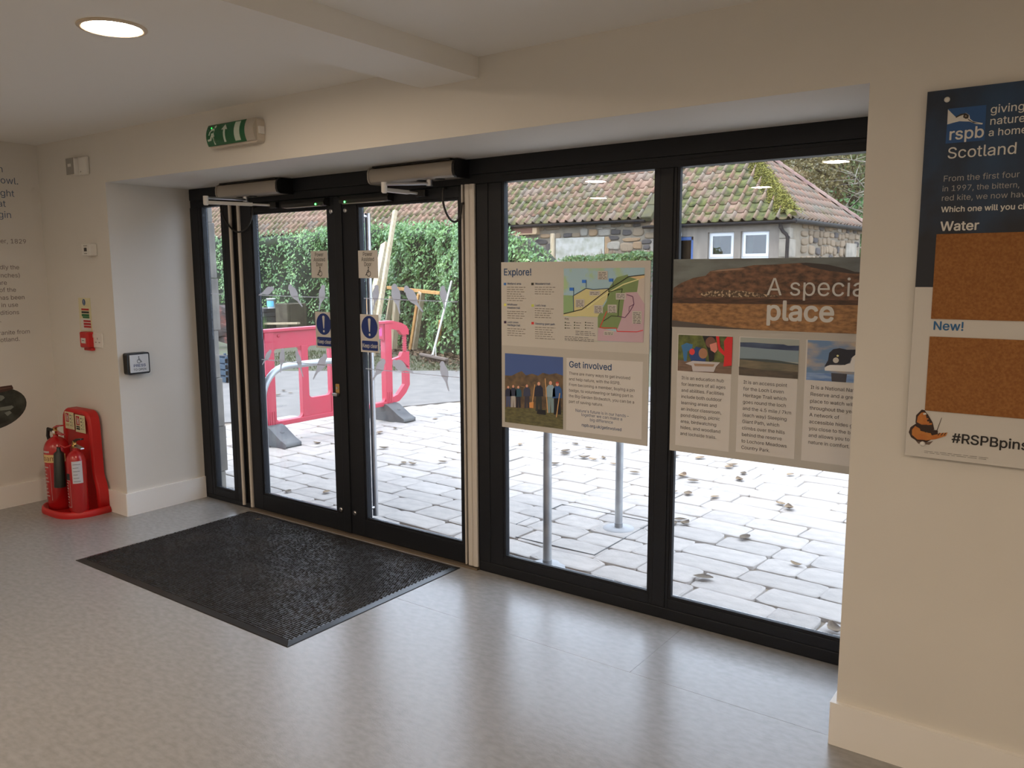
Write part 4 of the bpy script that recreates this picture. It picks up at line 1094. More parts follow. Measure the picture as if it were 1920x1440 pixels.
for z0, z1 in ((1.612, 1.888), (1.304, 1.553)):
    MB().box(5.243, 5.95, YN - 0.004, YN - 0.0003, z0, z1).build('cork_panel', CORK, t)
    # the second column of cork
    MB().box(5.99, 6.30, YN - 0.004, YN - 0.0003, z0, z1).build('cork_panel', CORK, t)
for px_, up in (((1776, 187), 1), ((1730, 832), 0)):
    a, z = PN.px(*px_)
    MB().lathe([(0.0085, 0.0), (0.0085, -0.004), (0.006, -0.007), (0.0, -0.008)], (a, YN, z), 16, axis=1).build('fixing_cap', WHITEP, t)
LB = mat('logo_blue', (0.010, 0.075, 0.24), 0.5)
k7 = lambda L: [(1660 + a / 4.235, 140 + b_ / 4.235) for a, b_ in L]
def np_(nm, L, m_, lay): return patch(t, nm, PN, k7(L), m_, lay)
np_('logo_square', [(500, 272), (803, 240), (788, 522), (478, 548)], LB, 2)
np_('logo_bird', [(498, 276), (540, 318), (562, 338), (600, 318), (640, 304), (668, 322), (672, 350), (700, 372), (775, 385), (770, 396), (720, 392), (668, 372), (640, 372), (590, 370), (540, 382), (492, 396)], INK_W, 3)
np_('logo_mark', [(558, 336), (600, 312), (640, 306), (664, 322), (660, 345), (640, 352), (618, 340), (622, 318), (590, 330), (562, 344)], mat('logo_ink', (0.02, 0.015, 0.012), 0.5), 4)
np_('logo_mark', [(650, 345), (690, 372), (745, 386), (700, 384), (664, 364)], MATS['logo_ink'], 4)
np_('logo_mark', el(640, 330, 8, 7), mat('logo_eye', (0.25, 0.2, 0.17), 0.5), 5)
line_px(t, PN, 'rspb', k7([(500, 520)])[0], k7([(768, 500)])[0], 0.066, INK_W, 4, 0.012)
for s, l, r, size, wt in (('giving', (832, 308), (1098, 282), 0.060, 0.005), ('nature', (826, 400), (1101, 372), 0.060, 0.005), ('a home', (816, 490), (1120, 462), 0.060, 0.005), ('Scotland', (488, 668), (1030, 622), 0.082, 0.004)):
    line_px(t, PN, s, k7([l])[0], k7([r])[0], size, INK_W, 4, wt)
INK_P = mat('ink_pale', (0.36, 0.35, 0.34), 0.5)
for s, l, r, size, wt, ink in (('From the first four', (458, 850), (1060, 808), 0.045, -0.004, INK_P), ('in 1997, the bittern,', (450, 928), (1060, 895), 0.045, -0.004, INK_P), ('red kite, we now have', (444, 1003), (1150, 968), 0.045, -0.004, INK_P),
                            ('Which one will you choose?', (442, 1093), (1330, 1045), 0.045, 0.018, INK_W), ('Water', (434, 1240), (738, 1228), 0.064, 0.018, INK_W)):
    line_px(t, PN, s, k7([l])[0], k7([r])[0], size, ink, 4, wt)
k9 = lambda L: [(1660 + a / 4.235, 560 + b_ / 4.235) for a, b_ in L]
line_px(t, PN, 'New!', k9([(375, 246)])[0], k9([(608, 252)])[0], 0.060, mat('ink_bright_blue', (0.015, 0.12, 0.30), 0.5), 3, 0.016)
line_px(t, PN, '#RSPBpins', k9([(525, 1140)])[0], k9([(1130, 1205)])[0], 0.066, INK_K, 3, 0.016)
a, z = PN.px(1733, 845)
greek(t, PN, [(1733, 1855, 845.5), (1733, 1855, 848.5)], INK_D, 0.001, 3)
OR = mat('butterfly_orange', (0.42, 0.12, 0.02), 0.5, col2=(0.52, 0.2, 0.04), scale=30); DK = mat('butterfly_dark', (0.03, 0.012, 0.008), 0.5)
def bp_(nm, L, m_, lay): return patch(t, nm, PN, k9(L), m_, lay)
bp_('butterfly_wing', [(290, 880), (312, 885), (345, 930), (375, 980), (390, 1040), (330, 1050), (265, 1010), (240, 985), (245, 925)], DK, 3)
bp_('butterfly_wing', [(285, 905), (310, 900), (335, 930), (350, 975), (345, 1000), (290, 1000), (250, 980), (258, 935)], OR, 4)
bp_('butterfly_band', [(322, 925), (340, 918), (352, 945), (330, 950)], DK, 5); bp_('butterfly_band', [(330, 960), (360, 955), (366, 972), (335, 975)], DK, 5)
bp_('butterfly_band', [(300, 910), (322, 905), (328, 918), (305, 922)], INK_W, 5); bp_('butterfly_band', [(335, 990), (370, 985), (372, 1000), (335, 1003)], OR, 5)
bp_('butterfly_wing', [(245, 990), (200, 1020), (186, 1060), (205, 1100), (250, 1130), (330, 1140), (380, 1110), (300, 1040)], DK, 3)
bp_('butterfly_wing', [(238, 1010), (212, 1040), (212, 1080), (255, 1118), (330, 1122), (370, 1100), (290, 1040)], OR, 4)
bp_('butterfly_wing', [(300, 1060), (410, 1070), (495, 1062), (480, 1090), (400, 1115), (320, 1125), (285, 1100)], OR, 5)
bp_('butterfly_band', [(360, 1066), (415, 1060), (420, 1075), (370, 1085)], DK, 6)
for q in ((430, 1064), (455, 1064), (478, 1064)):
    bp_('butterfly_band', [(q[0], q[1]), (q[0] + 8, q[1]), (q[0] - 8, q[1] + 22), (q[0] - 16, q[1] + 22)], DK, 6)
bp_('butterfly_body', [(270, 1012), (360, 1040), (415, 1044), (420, 1060), (350, 1066), (280, 1048)], DK, 7)
bp_('butterfly_feeler', [(408, 1045), (446, 945), (450, 945), (413, 1047)], DK, 6)
bp_('butterfly_shadow', [(235, 1118), (330, 1140), (380, 1130), (350, 1160), (260, 1150)], mat('butterfly_soft', (0.14, 0.10, 0.08), 0.5), 2)

# ------------------------------------------------------------------ entrance mat
MX0, MX1, MY0, MY1 = 0.640, 2.679, -1.337, -0.046
t = thing('doormat', ((MX0 + MX1) / 2, (MY0 + MY1) / 2, 0.0), 'black ribbed entrance mat with a rubber edge before the doors', 'mat')
b = MB(); ew = 0.035
ringp = [(0.0, 0.001), (0.004, 0.004), (ew, 0.011)]
vs = []
for ins, z in [(0, 0.0)] + ringp:
    vs += [(MX0 + ins, MY0 + ins, z), (MX1 - ins, MY0 + ins, z), (MX1 - ins, MY1 - ins, z), (MX0 + ins, MY1 - ins, z)]
b.add(vs, [(i * 4 + k, i * 4 + (k + 1) % 4, (i + 1) * 4 + (k + 1) % 4, (i + 1) * 4 + k) for i in range(3) for k in range(4)])
b.add(vs[12:16], [(0, 1, 2, 3)])
b.build('rubber_edge', mat('mat_rubber', (0.016, 0.016, 0.018), 0.32), t)
b = MB(); pit = 0.0152
nx, ny = int((MX1 - MX0 - 2 * ew) / pit), int((MY1 - MY0 - 2 * ew) / pit)
rr = random.Random(3)
for i in range(nx):
    for j in range(ny):
        x = MX0 + ew + (i + 0.5 * (j % 2)) * pit + 0.002; y = MY0 + ew + j * pit + 0.002
        hx, hy = pit * 0.46, pit * 0.30
        z = 0.0145 + rr.uniform(-0.0015, 0.0015)
        o = len(b.v)
        b.v += [(x, y, 0.0105), (x + 2 * hx, y, 0.0105), (x + 2 * hx, y + 2 * hy, 0.0105), (x, y + 2 * hy, 0.0105),
                (x + hx * 0.5, y + hy * 0.5, z), (x + 1.5 * hx, y + hy * 0.5, z), (x + 1.5 * hx, y + 1.5 * hy, z), (x + hx * 0.5, y + 1.5 * hy, z)]
        b.f += [(o, o + 1, o + 5, o + 4), (o + 1, o + 2, o + 6, o + 5), (o + 2, o + 3, o + 7, o + 6), (o + 3, o, o + 4, o + 7), (o + 4, o + 5, o + 6, o + 7)]
        b.sm += [False] * 5
pile = b.build('pile', mat('mat_pile', (0.0125, 0.0125, 0.014), 0.95, col2=(0.045, 0.042, 0.04), scale=3.2, lo=0.5, hi=0.85, detail=9), t)
pile['kind'] = 'stuff'
LEAFM = mat('dry_leaf', srgb(129, 110, 84), 0.8, col2=srgb(70, 52, 38), scale=20, rnd=0.6)
def leaf(loc, L, rz, label, group=None, curl=0.3):
    b = MB()
    pts = []
    for k in range(5):
        s = k / 4
        wdt = L * 0.3 * math.sin(PI * min(1, s * 0.9 + 0.08))
        z = L * curl * (s - 0.5) ** 2
        for e in (-1, 0, 1):
            x, y = (s - 0.5) * L, e * wdt
            pts.append((x * math.cos(rz) - y * math.sin(rz), x * math.sin(rz) + y * math.cos(rz), z + abs(e) * wdt * 0.35 + 0.003))
    b.add(pts, [(3 * k + e, 3 * k + e + 1, 3 * k + e + 4, 3 * k + e + 3) for k in range(4) for e in (0, 1)], True)
    o = b.build('fallen_leaf', LEAFM)
    o.location = loc
    return tag(o, label, 'leaf', group)
p = BP(484, 975, 2, 0.012)
leaf((p.x, p.y, 0.012), 0.045, 0.4, 'small dry leaf lying on the black doormat')

# ================================================================== OUTDOORS
R = random.Random(11)
# ------------------------------------------------------------------ ground
SAND = mat('joint_sand', srgb(112, 101, 88), 0.95, col2=srgb(140, 128, 112), scale=6, bump=0.3, bscale=60)
b = MB(); b.box(-26, 14, 0.13, 24, -0.3, -0.022)
yard = tag(b.build('courtyard_ground', SAND), 'courtyard paved with pale stone setts outside the doors', kind='structure')
TAR = mat('tarmac', (0.138, 0.128, 0.118), 0.9, col2=(0.178, 0.164, 0.15), scale=4, bump=0.4, bscale=120, detail=8)
b = MB()
b.prism([(-26, 0.2), (-4.2, 0.2), (-2.55, 2.3), (-1.45, 4.95), (-0.6, 6.4), (14, 6.4), (14, 7.6), (-3.6, 7.7), (-6.6, 5.6), (-26, 5.6)], 2, -0.022, -0.004)
tag(b.build('road_surface', TAR), 'grey tarmac lane beyond the setts', kind='structure')
b = MB()
b.prism([(-26, 5.6), (-6.6, 5.6), (-3.6, 7.7), (14, 7.6), (14, 14), (-26, 14)], 2, -0.022, 0.0)
VERGE = mat('leafy_verge', srgb(78, 71, 58), 0.95, col2=srgb(71, 78, 51), scale=1.6, detail=9, bump=0.6, bscale=30, bdist=0.03)
verge = tag(b.build('verge_ground', VERGE), 'rough leafy verge at the foot of the ivy', kind='structure')

# setts: rounded stone blocks, laid in courses
SETT = mat('pale_sett', (0.298, 0.272, 0.248), 0.85, col2=(0.362, 0.328, 0.295), scale=3.5, bump=0.25, bscale=18, rnd=0.10, detail=7)
variants = []
for k in range(14):
    rr = random.Random(100 + k)
    n = 12
    base = rounded(-0.5, 0.5, -0.5, 0.5, 0.13, 2)
    base = [(x + rr.uniform(-0.025, 0.025), y + rr.uniform(-0.035, 0.035)) for x, y in base]
    n = len(base)
    vs = [(x, y, -1.0) for x, y in base] + [(x, y, -0.12) for x, y in base] + [(x * 0.90, y * 0.88, rr.uniform(-0.05, 0.08)) for x, y in base]
    fs = [(i * n + j, i * n + (j + 1) % n, (i + 1) * n + (j + 1) % n, (i + 1) * n + j) for i in range(2) for j in range(n)] + [tuple(range(2 * n, 3 * n))]
    me = bpy.data.meshes.new('sett')
    me.from_pydata(vs, [], fs)
    me.polygons.foreach_set('use_smooth', [True] * (2 * n) + [False])
    me.materials.append(SETT)
    variants.append((me, vs, fs))
spots = []
y = 0.16
ang = math.radians(-3)
row = 0
while y < 6.6:
    dep = R.uniform(0.215, 0.27)
    x = -4.5 + R.uniform(0, 0.3)
    while x < 7.5:
        L = R.choice((0.24, 0.33, 0.38, 0.42, 0.46, 0.52)) * R.uniform(0.92, 1.08)
        cx, cy = x + L / 2, y + dep / 2
        wx, wy = cx, cy + (cx - 2.0) * math.tan(ang)
        edge = -2.45 + (wy - 2.4) * 0.42 if wy > 2.3 else -4.1 + (wy - 0.2) * 0.78
        if wx > edge and 0.16 + dep / 2 < wy < 6.35:
            spots.append((wx, wy, L - 0.008, dep - 0.008))
        x += L
    y += dep
def seen(sp):
    d = Vector((sp[0], sp[1], 0)) - CAM
    zz = d.dot(FW); u = 960 + FPX * d.dot(RT) / zz; v = 720 - FPX * d.dot(UP) / zz
    t_ = (0 - CAM.y) / (sp[1] - CAM.y); gx = CAM.x + (sp[0] - CAM.x) * t_; gz = CAM.z * (1 - t_)
    vis = 0 if (0.14 < gx < 0.4 or 0.75 < gx < 1.55 or 1.83 < gx < 2.66 or 2.97 < gx < 3.9 or 4.02 < gx < 4.9) and 0.1 < gz else 1
    if 2.95 < gx < 5 and gz > 0.9: vis = 1
    return (vis, zz)
spots.sort(key=seen)
far = MB()
for i, (wx, wy, L, dep) in enumerate(spots):
    me, vs, fs = R.choice(variants)
    rz = ang + R.uniform(-0.02, 0.02); hz = 0.03; z0 = R.uniform(-0.004, 0.004)
    if i < 298:
        o = bpy.data.objects.new('sett', me)
        COL.objects.link(o); o.parent = yard
        o.location = (wx, wy, z0); o.rotation_euler = (R.uniform(-0.012, 0.012), R.uniform(-0.012, 0.012), rz); o.scale = (L, dep, hz)
    else:
        ca_, sa_ = math.cos(rz), math.sin(rz)
        far.add([(wx + x * L * ca_ - yy * dep * sa_, wy + x * L * sa_ + yy * dep * ca_, z0 + z * hz) for x, yy, z in vs], fs)
fo = far.build('far_setts', SETT, yard); fo['kind'] = 'stuff'
# recessed metal cover frame among the setts
b = MB()
p = [BP(u, v, 2, 0.0) for u, v in ((952, 962), (1005, 935), (1165, 973), (1045, 1035))]
fr = thing('manhole_cover', (2.75, 0.9, 0.0), 'thin dark metal cover frame set into the setts by the steel posts', 'drain cover')
xa, xb, ya, yb_ = 2.45, 3.22, 0.62, 1.45
for q0, q1 in (((xa, ya), (xb, ya)), ((xb, ya), (xb, yb_)), ((xb, yb_), (xa, yb_)), ((xa, yb_), (xa, ya))):
    MB().bar((*q0, 0.0), (*q1, 0.0), 0.005, 0.006).build('edge_strip', mat('dark_iron', (0.10, 0.10, 0.10), 0.6, 0.3), fr)

# fallen leaves
for i, (u, v) in enumerate(((975, 835), (1060, 853), (1096, 860), (1112, 864), (1132, 861), (1078, 834), (1264, 858), (1312, 861), (1366, 878), (1372, 874), (1394, 890), (1386, 902), (1482, 892), (1279, 895), (1300, 904),
                            (1262, 925), (1290, 928), (1341, 934), (1463, 947), (1479, 955), (1276, 977), (1262, 983), (1284, 984), (1396, 1011), (1493, 1062), (1318, 1086), (757, 870), (774, 872), (830, 868), (741, 805), (720, 842), (748, 790),
                            (540, 924), (612, 925), (595, 833), (1060, 848), (1150, 872), (1040, 872), (1190, 888), (1565, 1186), (1104, 842), (532, 734), (545, 738), (520, 742), (816, 787), (700, 815), (712, 813))):
    q = BP(u, v, 2, 0.0)
    where = 'through the left door' if u < 645 else 'through the right door' if u < 900 else 'below the trail map board' if u < 1235 else 'below the special place board'
    leaf((q.x, q.y, 0.006), R.uniform(0.07, 0.12), R.uniform(0, 6.28), 'dry fallen leaf on the setts, seen ' + where, 'leaves on the setts ' + where, R.uniform(0.2, 0.9))

# ------------------------------------------------------------------ steel guard rails either side of the doors
CONC = mat('fresh_concrete', (0.32, 0.32, 0.32), 0.9, bump=0.2, bscale=30)
def hoop(x, y0, y1, label):
    t = thing('guard_rail', (x, (y0 + y1) / 2, 0), label, 'guard rail')
    pts = [(x, y0, 0.0), (x, y0, 0.79)]
    rad = 0.245
    for k in range(1, 9):
        a = PI / 2 * k / 8; pts.append((x, y0 + rad - rad * math.cos(a), 0.79 + rad * math.sin(a)))
    for k in range(0, 9):
        a = PI / 2 * k / 8; pts.append((x, y1 - rad + rad * math.sin(a), 0.79 + rad * math.cos(a)))
    pts.append((x, y1, 0.0))
    MB().tube(pts, 0.0265, 16).build('tube', GALV, t)
    for yy in (y0, y1):
        MB().lathe([(0.115, -0.02), (0.108, 0.004), (0.05, 0.008), (0.0265, 0.009)], (x, yy, 0.0), 20).build('concrete_collar', CONC, t)
        MB().lathe([(0.0285, 0.012), (0.0285, 0.04)], (x, yy, 0.0), 16).build('weld_ring', mat('weld_grey', (0.25, 0.26, 0.27), 0.6, 0.5), t)
hoop(0.46, 0.245, 1.15, 'bent steel guard rail in front of the red barrier')
hoop(3.085, 0.289, 1.185, 'bent steel guard rail whose posts show under the map board')

# ------------------------------------------------------------------ red plastic barrier
BX = -1.25
t = thing('safety_barrier', (BX, 2.46, 0.0), 'red plastic pedestrian barrier on dark feet outside the left door', 'barrier')
BRED = mat('barrier_red', (0.46, 0.030, 0.062), 0.38, col2=(0.43, 0.042, 0.07), scale=3, bump=0.05, bscale=30)
b = MB(); hx = 0.028
def slab(y0, y1, z0, z1, h=hx): b.box(BX - h, BX + h, y0, y1, z0, z1)
Y0, Y1 = 1.60, 3.32
slab(Y0 - 0.10, Y1 + 0.08, 1.165, 1.195, 0.05)             # top flange
slab(Y0 + 0.05, Y1 - 0.05, 0.985, 1.165, 0.022)            # upper board
slab(Y0 - 0.055, Y0 + 0.055, 0.13, 1.165, 0.04); slab(Y1 - 0.055, Y1 + 0.055, 0.13, 1.165, 0.04)   # end posts
slab(Y0 + 0.05, Y1 - 0.05, 0.175, 0.225, 0.04)             # bottom flange
ym = (Y0 + Y1) / 2
for yy in (Y0 + 0.46, ym, Y1 - 0.46):
    slab(yy - 0.045, yy + 0.045, 0.2, 1.0, 0.03)
slab(Y0 + 0.46, Y1 - 0.46, 0.22, 0.42, 0.022)              # lower board
slab(ym, Y1 - 0.46, 0.735, 0.765, 0.022)
def fillets(y0, y1, z0, z1, r=0.05):
    for cy, cz, sy, sz in ((y0, z0, 1, 1), (y1, z0, -1, 1), (y0, z1, 1, -1), (y1, z1, -1, -1)):
        q = [(cy, cz)] + [(cy + sy * r * (1 - math.sin(PI / 2 * k / 5)), cz + sz * r * (1 - math.cos(PI / 2 * k / 5))) for k in range(6)]
        b.prism(q if sy * sz < 0 else q[::-1], 0, BX - 0.022, BX + 0.022)
for f_ in ((Y0 + 0.055, Y0 + 0.415, 0.225, 0.985), (Y0 + 0.505, ym - 0.045, 0.42, 0.985), (ym + 0.045, Y1 - 0.505, 0.42, 0.735), (ym + 0.045, Y1 - 0.505, 0.765, 0.985), (Y1 - 0.415, Y1 - 0.055, 0.225, 0.985)):
    fillets(*f_)
for yy, sgn in ((Y0, -1), (Y1, 1)):
    def yq(d): return yy + sgn * d
    def P_(pts): 
        q = [(yq(d), z) for d, z in pts]
        b.prism(q if sgn > 0 else q[::-1], 0, BX - 0.026, BX + 0.026)
    P_([(0.05, 1.19), (0.05, 1.10), (0.20, 1.07), (0.26, 1.01), (0.37, 1.01), (0.37, 1.07), (0.33, 1.12), (0.24, 1.16), (0.10, 1.19)])
    P_([(0.05, 0.72), (0.05, 0.66), (0.24, 0.70), (0.37, 0.60), (0.37, 0.80), (0.25, 0.80), (0.22, 0.75)])
    P_([(0.28, 0.56), (0.28, 0.40), (0.16, 0.29), (0.05, 0.26), (0.05, 0.185), (0.18, 0.205), (0.30, 0.29), (0.37, 0.385), (0.37, 0.60), (0.28, 0.62)])
    slab(yq(0.315) - 0.022, yq(0.315) + 0.022, 0.80, 1.01, 0.010)
    for k in range(9):
        slab(yq(0.315) - 0.03, yq(0.315) + 0.03, 0.815 + k * 0.022, 0.823 + k * 0.022, 0.016)
    for k in range(3):
        slab(yy - 0.035 + k * 0.03, yy - 0.025 + k * 0.03, 0.13, 0.34, 0.046)
b.build('panel', BRED, t, bevel=0.008)
for yy in (Y0 + 0.13, Y1 - 0.13):
    MB().lathe([(0.016, 0.0), (0.016, 0.006), (0.008, 0.008)], (BX + 0.022, yy, 1.12), 12, axis=0).build('moulded_boss', BRED, t)
for yy, tint in ((Y0, 0), (Y1, 1)):
    prof = [(-0.36, 0.0), (-0.36, 0.045), (-0.27, 0.085), (-0.10, 0.19), (-0.06, 0.20), (0.06, 0.20), (0.10, 0.19), (0.27, 0.085), (0.36, 0.045), (0.36, 0.0)]
    f_ = MB().prism([(BX + x, z) for x, z in prof], 1, yy - 0.10, yy + 0.10)
    f_.box(BX - 0.2, BX + 0.2, yy - 0.03, yy + 0.03, 0.05, 0.15)
    f_.build('foot', mat('recycled_rubber', (0.06, 0.065, 0.072), 0.7, col2=(0.11, 0.115, 0.115), scale=6, rnd=0.2), t, bevel=0.025, seg=3)
MB().box(BX - 0.01, BX + 0.024, Y1 - 0.42, Y1 - 0.09, 1.02, 1.12).build('label_patch', mat('faded_magenta', (0.55, 0.06, 0.25), 0.5), t)

# ------------------------------------------------------------------ ivy bank
HPTS = [(-2.35, 8.56, 0.4), (-2.77, 8.74, 1.95), (-3.27, 8.93, 2.32), (-3.82, 9.14, 2.56), (-5.56, 9.81, 2.78), (-9.93, 11.49, 2.95), (-11.9, 12.1, 2.96)]
p1 = BP(611, 428, 1, 12.3); p2 = BP(472, 441, 1, 12.35)
HPTS += [(p1.x, 12.3, p1.z), (p2.x, 12.35, p2.z), (-24, 12.4, p2.z)]
def hed(s):
    """s in metres along the bank -> x, y, top, outward normal"""
    for (x0, y0, z0), (x1, y1, z1) in zip(HPTS[:-1], HPTS[1:]):
        L = math.hypot(x1 - x0, y1 - y0)
        if s <= L or (x1, y1) == HPTS[-1][:2]:
            k = min(1, s / L); ex_, ey_ = (x1 - x0) / L, (y1 - y0) / L
            return x0 + (x1 - x0) * k, y0 + (y1 - y0) * k, z0 + (z1 - z0) * k, (ey_ * -1 if ey_ > 0 else -ey_, -abs(ex_))
        s -= L
HL = sum(math.hypot(a[0] - c[0], a[1] - c[1]) for a, c in zip(HPTS[:-1], HPTS[1:]))
def wob(s, z): return 0.16 * math.sin(s * 2.1 + z * 1.3) + 0.12 * math.sin(s * 5.3 - z * 3.1 + 1.0) + 0.08 * math.sin(s * 11.0 + z * 7.0)
b = MB(); NS, NZ = 130, 14
vs = []
for i in range(NS + 1):
    s = HL * i / NS; x, y, zt, nn = hed(s)
    for j in range(NZ + 1):
        z = zt * j / NZ * 0.97
        d = 0.10 + 0.8 * wob(s, z) - (0.25 if j == NZ else 0)
        vs.append((x + nn[0] * d, y + nn[1] * d, z))
    vs.append((x - nn[0] * 0.6, y - nn[1] * 0.6, zt * 0.95))
m_ = NZ + 2
b.add(vs, [(i * m_ + j, (i + 1) * m_ + j, (i + 1) * m_ + j + 1, i * m_ + j + 1) for i in range(NS) for j in range(NZ + 1)], True)
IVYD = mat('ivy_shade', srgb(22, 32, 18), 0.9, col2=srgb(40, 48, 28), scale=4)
IVY = mat('ivy_leaf', srgb(62, 108, 58), 0.34, col2=srgb(138, 172, 104), scale=3.0, lo=0.3, hi=0.75, detail=8, spec=0.7, trans=0.2)
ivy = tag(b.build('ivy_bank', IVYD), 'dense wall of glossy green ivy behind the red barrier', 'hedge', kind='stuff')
def leafquad(b, c, n, size, rr, asp=0.8):
    n = n.normalized()
    a = n.cross(Vector((rr.uniform(-1, 1), rr.uniform(-1, 1), rr.uniform(-1, 1)))).normalized(); e = n.cross(a)
    o = len(b.v)
    f1 = n * size * 0.18
    b.v += [tuple(c - a * size), tuple(c - e * size * asp * 0.7 + f1), tuple(c + a * size), tuple(c + e * size * asp * 0.7 + f1)]
    b.f += [(o, o + 1, o + 2), (o, o + 2, o + 3)]; b.sm += [False, False]
b = MB(); rr = random.Random(5)
cnt = 0
while cnt < 30000:
    s = rr.uniform(0, HL) if rr.random() < 0.45 else rr.uniform(0, 11)
    x, y, zt, nn = hed(s)
    z = zt * (1 - rr.random() ** 1.3) + rr.gauss(0, 0.05)
    if z < 0.02: continue
    # dark hollow where trunks stand, thinner near the ground
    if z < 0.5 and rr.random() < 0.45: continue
    d = 0.13 + 0.8 * wob(s, z) + rr.uniform(0, 0.16)
    if z > zt - 0.15: d -= rr.uniform(0, 0.5)
    nrm = Vector((nn[0], nn[1], 0.35)) + Vector((rr.gauss(0, 0.5), rr.gauss(0, 0.5), rr.gauss(0, 0.5)))
    leafquad(b, Vector((x + nn[0] * d, y + nn[1] * d, z)), nrm, rr.uniform(0.028, 0.062), rr)
    cnt += 1
lv = b.build('leaves', IVY, ivy); lv['kind'] = 'stuff'

# leaf litter under the ivy
b = MB()
for _ in range(2600):
    s = rr.uniform(0, 13); x, y, zt, nn = hed(s); d = 0.2 + abs(rr.gauss(0.25, 0.5))
    leafquad(b, Vector((x + nn[0] * d, y + nn[1] * d, 0.015 + rr.uniform(0, 0.03))), Vector((rr.gauss(0, 0.4), rr.gauss(0, 0.4), 1)), rr.uniform(0.03, 0.07), rr)
tag(b.build('leaf_litter', mat('litter', srgb(103, 84, 61), 0.9, col2=srgb(59, 44, 31), scale=5)), 'brown leaf litter along the foot of the ivy', 'leaves', kind='stuff')
b = MB()
for _ in range(5000):
    x = rr.uniform(-9, -1.5); y = rr.uniform(6.0, 8.6)
    if y < 7.7 - (-3.6 - x) * 0.7 and x < -3.6: continue
    if x >= -3.6 and y < 7.75: continue
    h = rr.uniform(0.02, 0.07); a = rr.uniform(0, 6.28); ddx, ddy = 0.012 * math.cos(a), 0.012 * math.sin(a)
    b.add([(x - ddx, y - ddy, 0), (x + ddx, y + ddy, 0), (x + rr.gauss(0, 0.02), y + rr.gauss(0, 0.02), h)], [(0, 1, 2)])
tag(b.build('verge_grass', mat('grass_blade', srgb(75, 80, 51), 0.8, trans=0.3)), 'thin short grass on the verge', 'grass', kind='stuff')

# ------------------------------------------------------------------ timber leaning on the ivy
def timber(name, p0, p1, wd, th, label, m_=TIMBER):
    b = MB(); b.bar(p0, p1, wd, th, (0.95, -0.2, 0.1))
    return tag(b.build(name, m_, bevel=0.006, seg=1), label, 'timber')
def hp_at(u, v, off=0.45):
    q = BPL(u, v, (-5.56 - 0.36 * off, 9.81 - 0.93 * off), (-9.93 - 0.36 * off, 11.49 - 0.93 * off)); return q
g0 = lambda u, v: BP(u, v, 2, 0.02)
timber('timber_post', g0(698, 668), hp_at(741, 395), 0.09, 0.09, 'longest pale timber leaning on the ivy, reaching the roof line')
timber('timber_post', g0(690, 666) + Vector((0.05, -0.15, 0)), hp_at(724, 459, 0.62), 0.19, 0.19, 'thick pale timber beam leaning in front of the longest one')
timber('timber_post', g0(684, 660), hp_at(696, 536, 0.7), 0.13, 0.10, 'short orange timber stump behind the right door sticker', TIMBERY)
timber('timber_post', g0(704, 662), hp_at(705, 533, 0.75), 0.10, 0.10, 'short pale timber beside the orange stump')
timber('timber_plank', g0(719, 652), hp_at(735, 556, 0.55), 0.13, 0.06, 'flat pale plank leaning left of the upright post')
q0, q1 = g0(738, 655), None
q1 = BPL(744, 562, (q0.x, q0.y), (q0.x + 0.9, q0.y + 0.6))
timber('timber_post', q0, q1, 0.14, 0.10, 'pale upright post left of the T shaped frame')
# T shaped rail frame
base = g0(775, 657)
t = thing('timber_trestle', base, 'orange timber rail on an upright post in front of the ivy', 'timber')
pl = ((base.x, base.y), (base.x + 0.933, base.y - 0.359))
tp = BPL(791, 547, *pl); rl = BPL(728, 539, *pl); rr_ = BPL(827, 550, *pl)
MB().bar(base, tp, 0.12, 0.12, (0.95, -0.2, 0.1)).build('post', TIMBER, t, bevel=0.006, seg=1)
MB().bar(rl, rr_, 0.09, 0.07).build('rail', TIMBERY, t, bevel=0.006, seg=1)
MB().bar(base + Vector((-0.04, -0.075, 0)), tp + Vector((-0.04, -0.075, -0.05)), 0.025, 0.07, (0.95, -0.2, 0.1)).build('batten', TIMBERY, t)
b2 = BPL(826, 602, *pl); MB().bar(g0(821, 660), b2, 0.07, 0.07).build('far_post', TIMBERY, t)
# broom
hb = BP(814, 668, 2, 0.06)
t = thing('broom', (hb.x, hb.y, 0), 'wide yard broom with a pale handle leaning on the ivy', 'broom')
e0, e1 = BP(789, 664, 2, 0.1), BP(838, 674, 2, 0.1)
MB().bar(e0, e1, 0.08, 0.05).build('head', mat('broom_wood', srgb(103, 90, 81), 0.8), t, bevel=0.01)
b = MB(); dv = e1 - e0
for i in range(46):
    for j in range(3):
        c = e0 + dv * ((i + 0.5) / 46) + Vector((rr.gauss(0, 0.006), (j - 1) * 0.022, 0))
        b.tube([(c.x, c.y, 0.085), (c.x + rr.gauss(0, 0.012), c.y + rr.gauss(0, 0.012), 0.0)], 0.006, 4, False)
br = b.build('bristles', mat('bristle', srgb(80, 66, 60), 0.9), t); br['kind'] = 'stuff'
mid = (e0 + e1) / 2
top = hp_at(847, 527, 0.35)
MB().tube([mid + Vector((-0.02, 0, 0.03)), top], 0.024, 10).build('handle', mat('pale_handle', srgb(177, 173, 164), 0.6), t)
for s_ in (-1, 1):
    MB().tube([mid + (e1 - e0) * 0.10 * s_, mid.lerp(top, 0.13)], 0.007, 6).build('brace', STEEL, t)

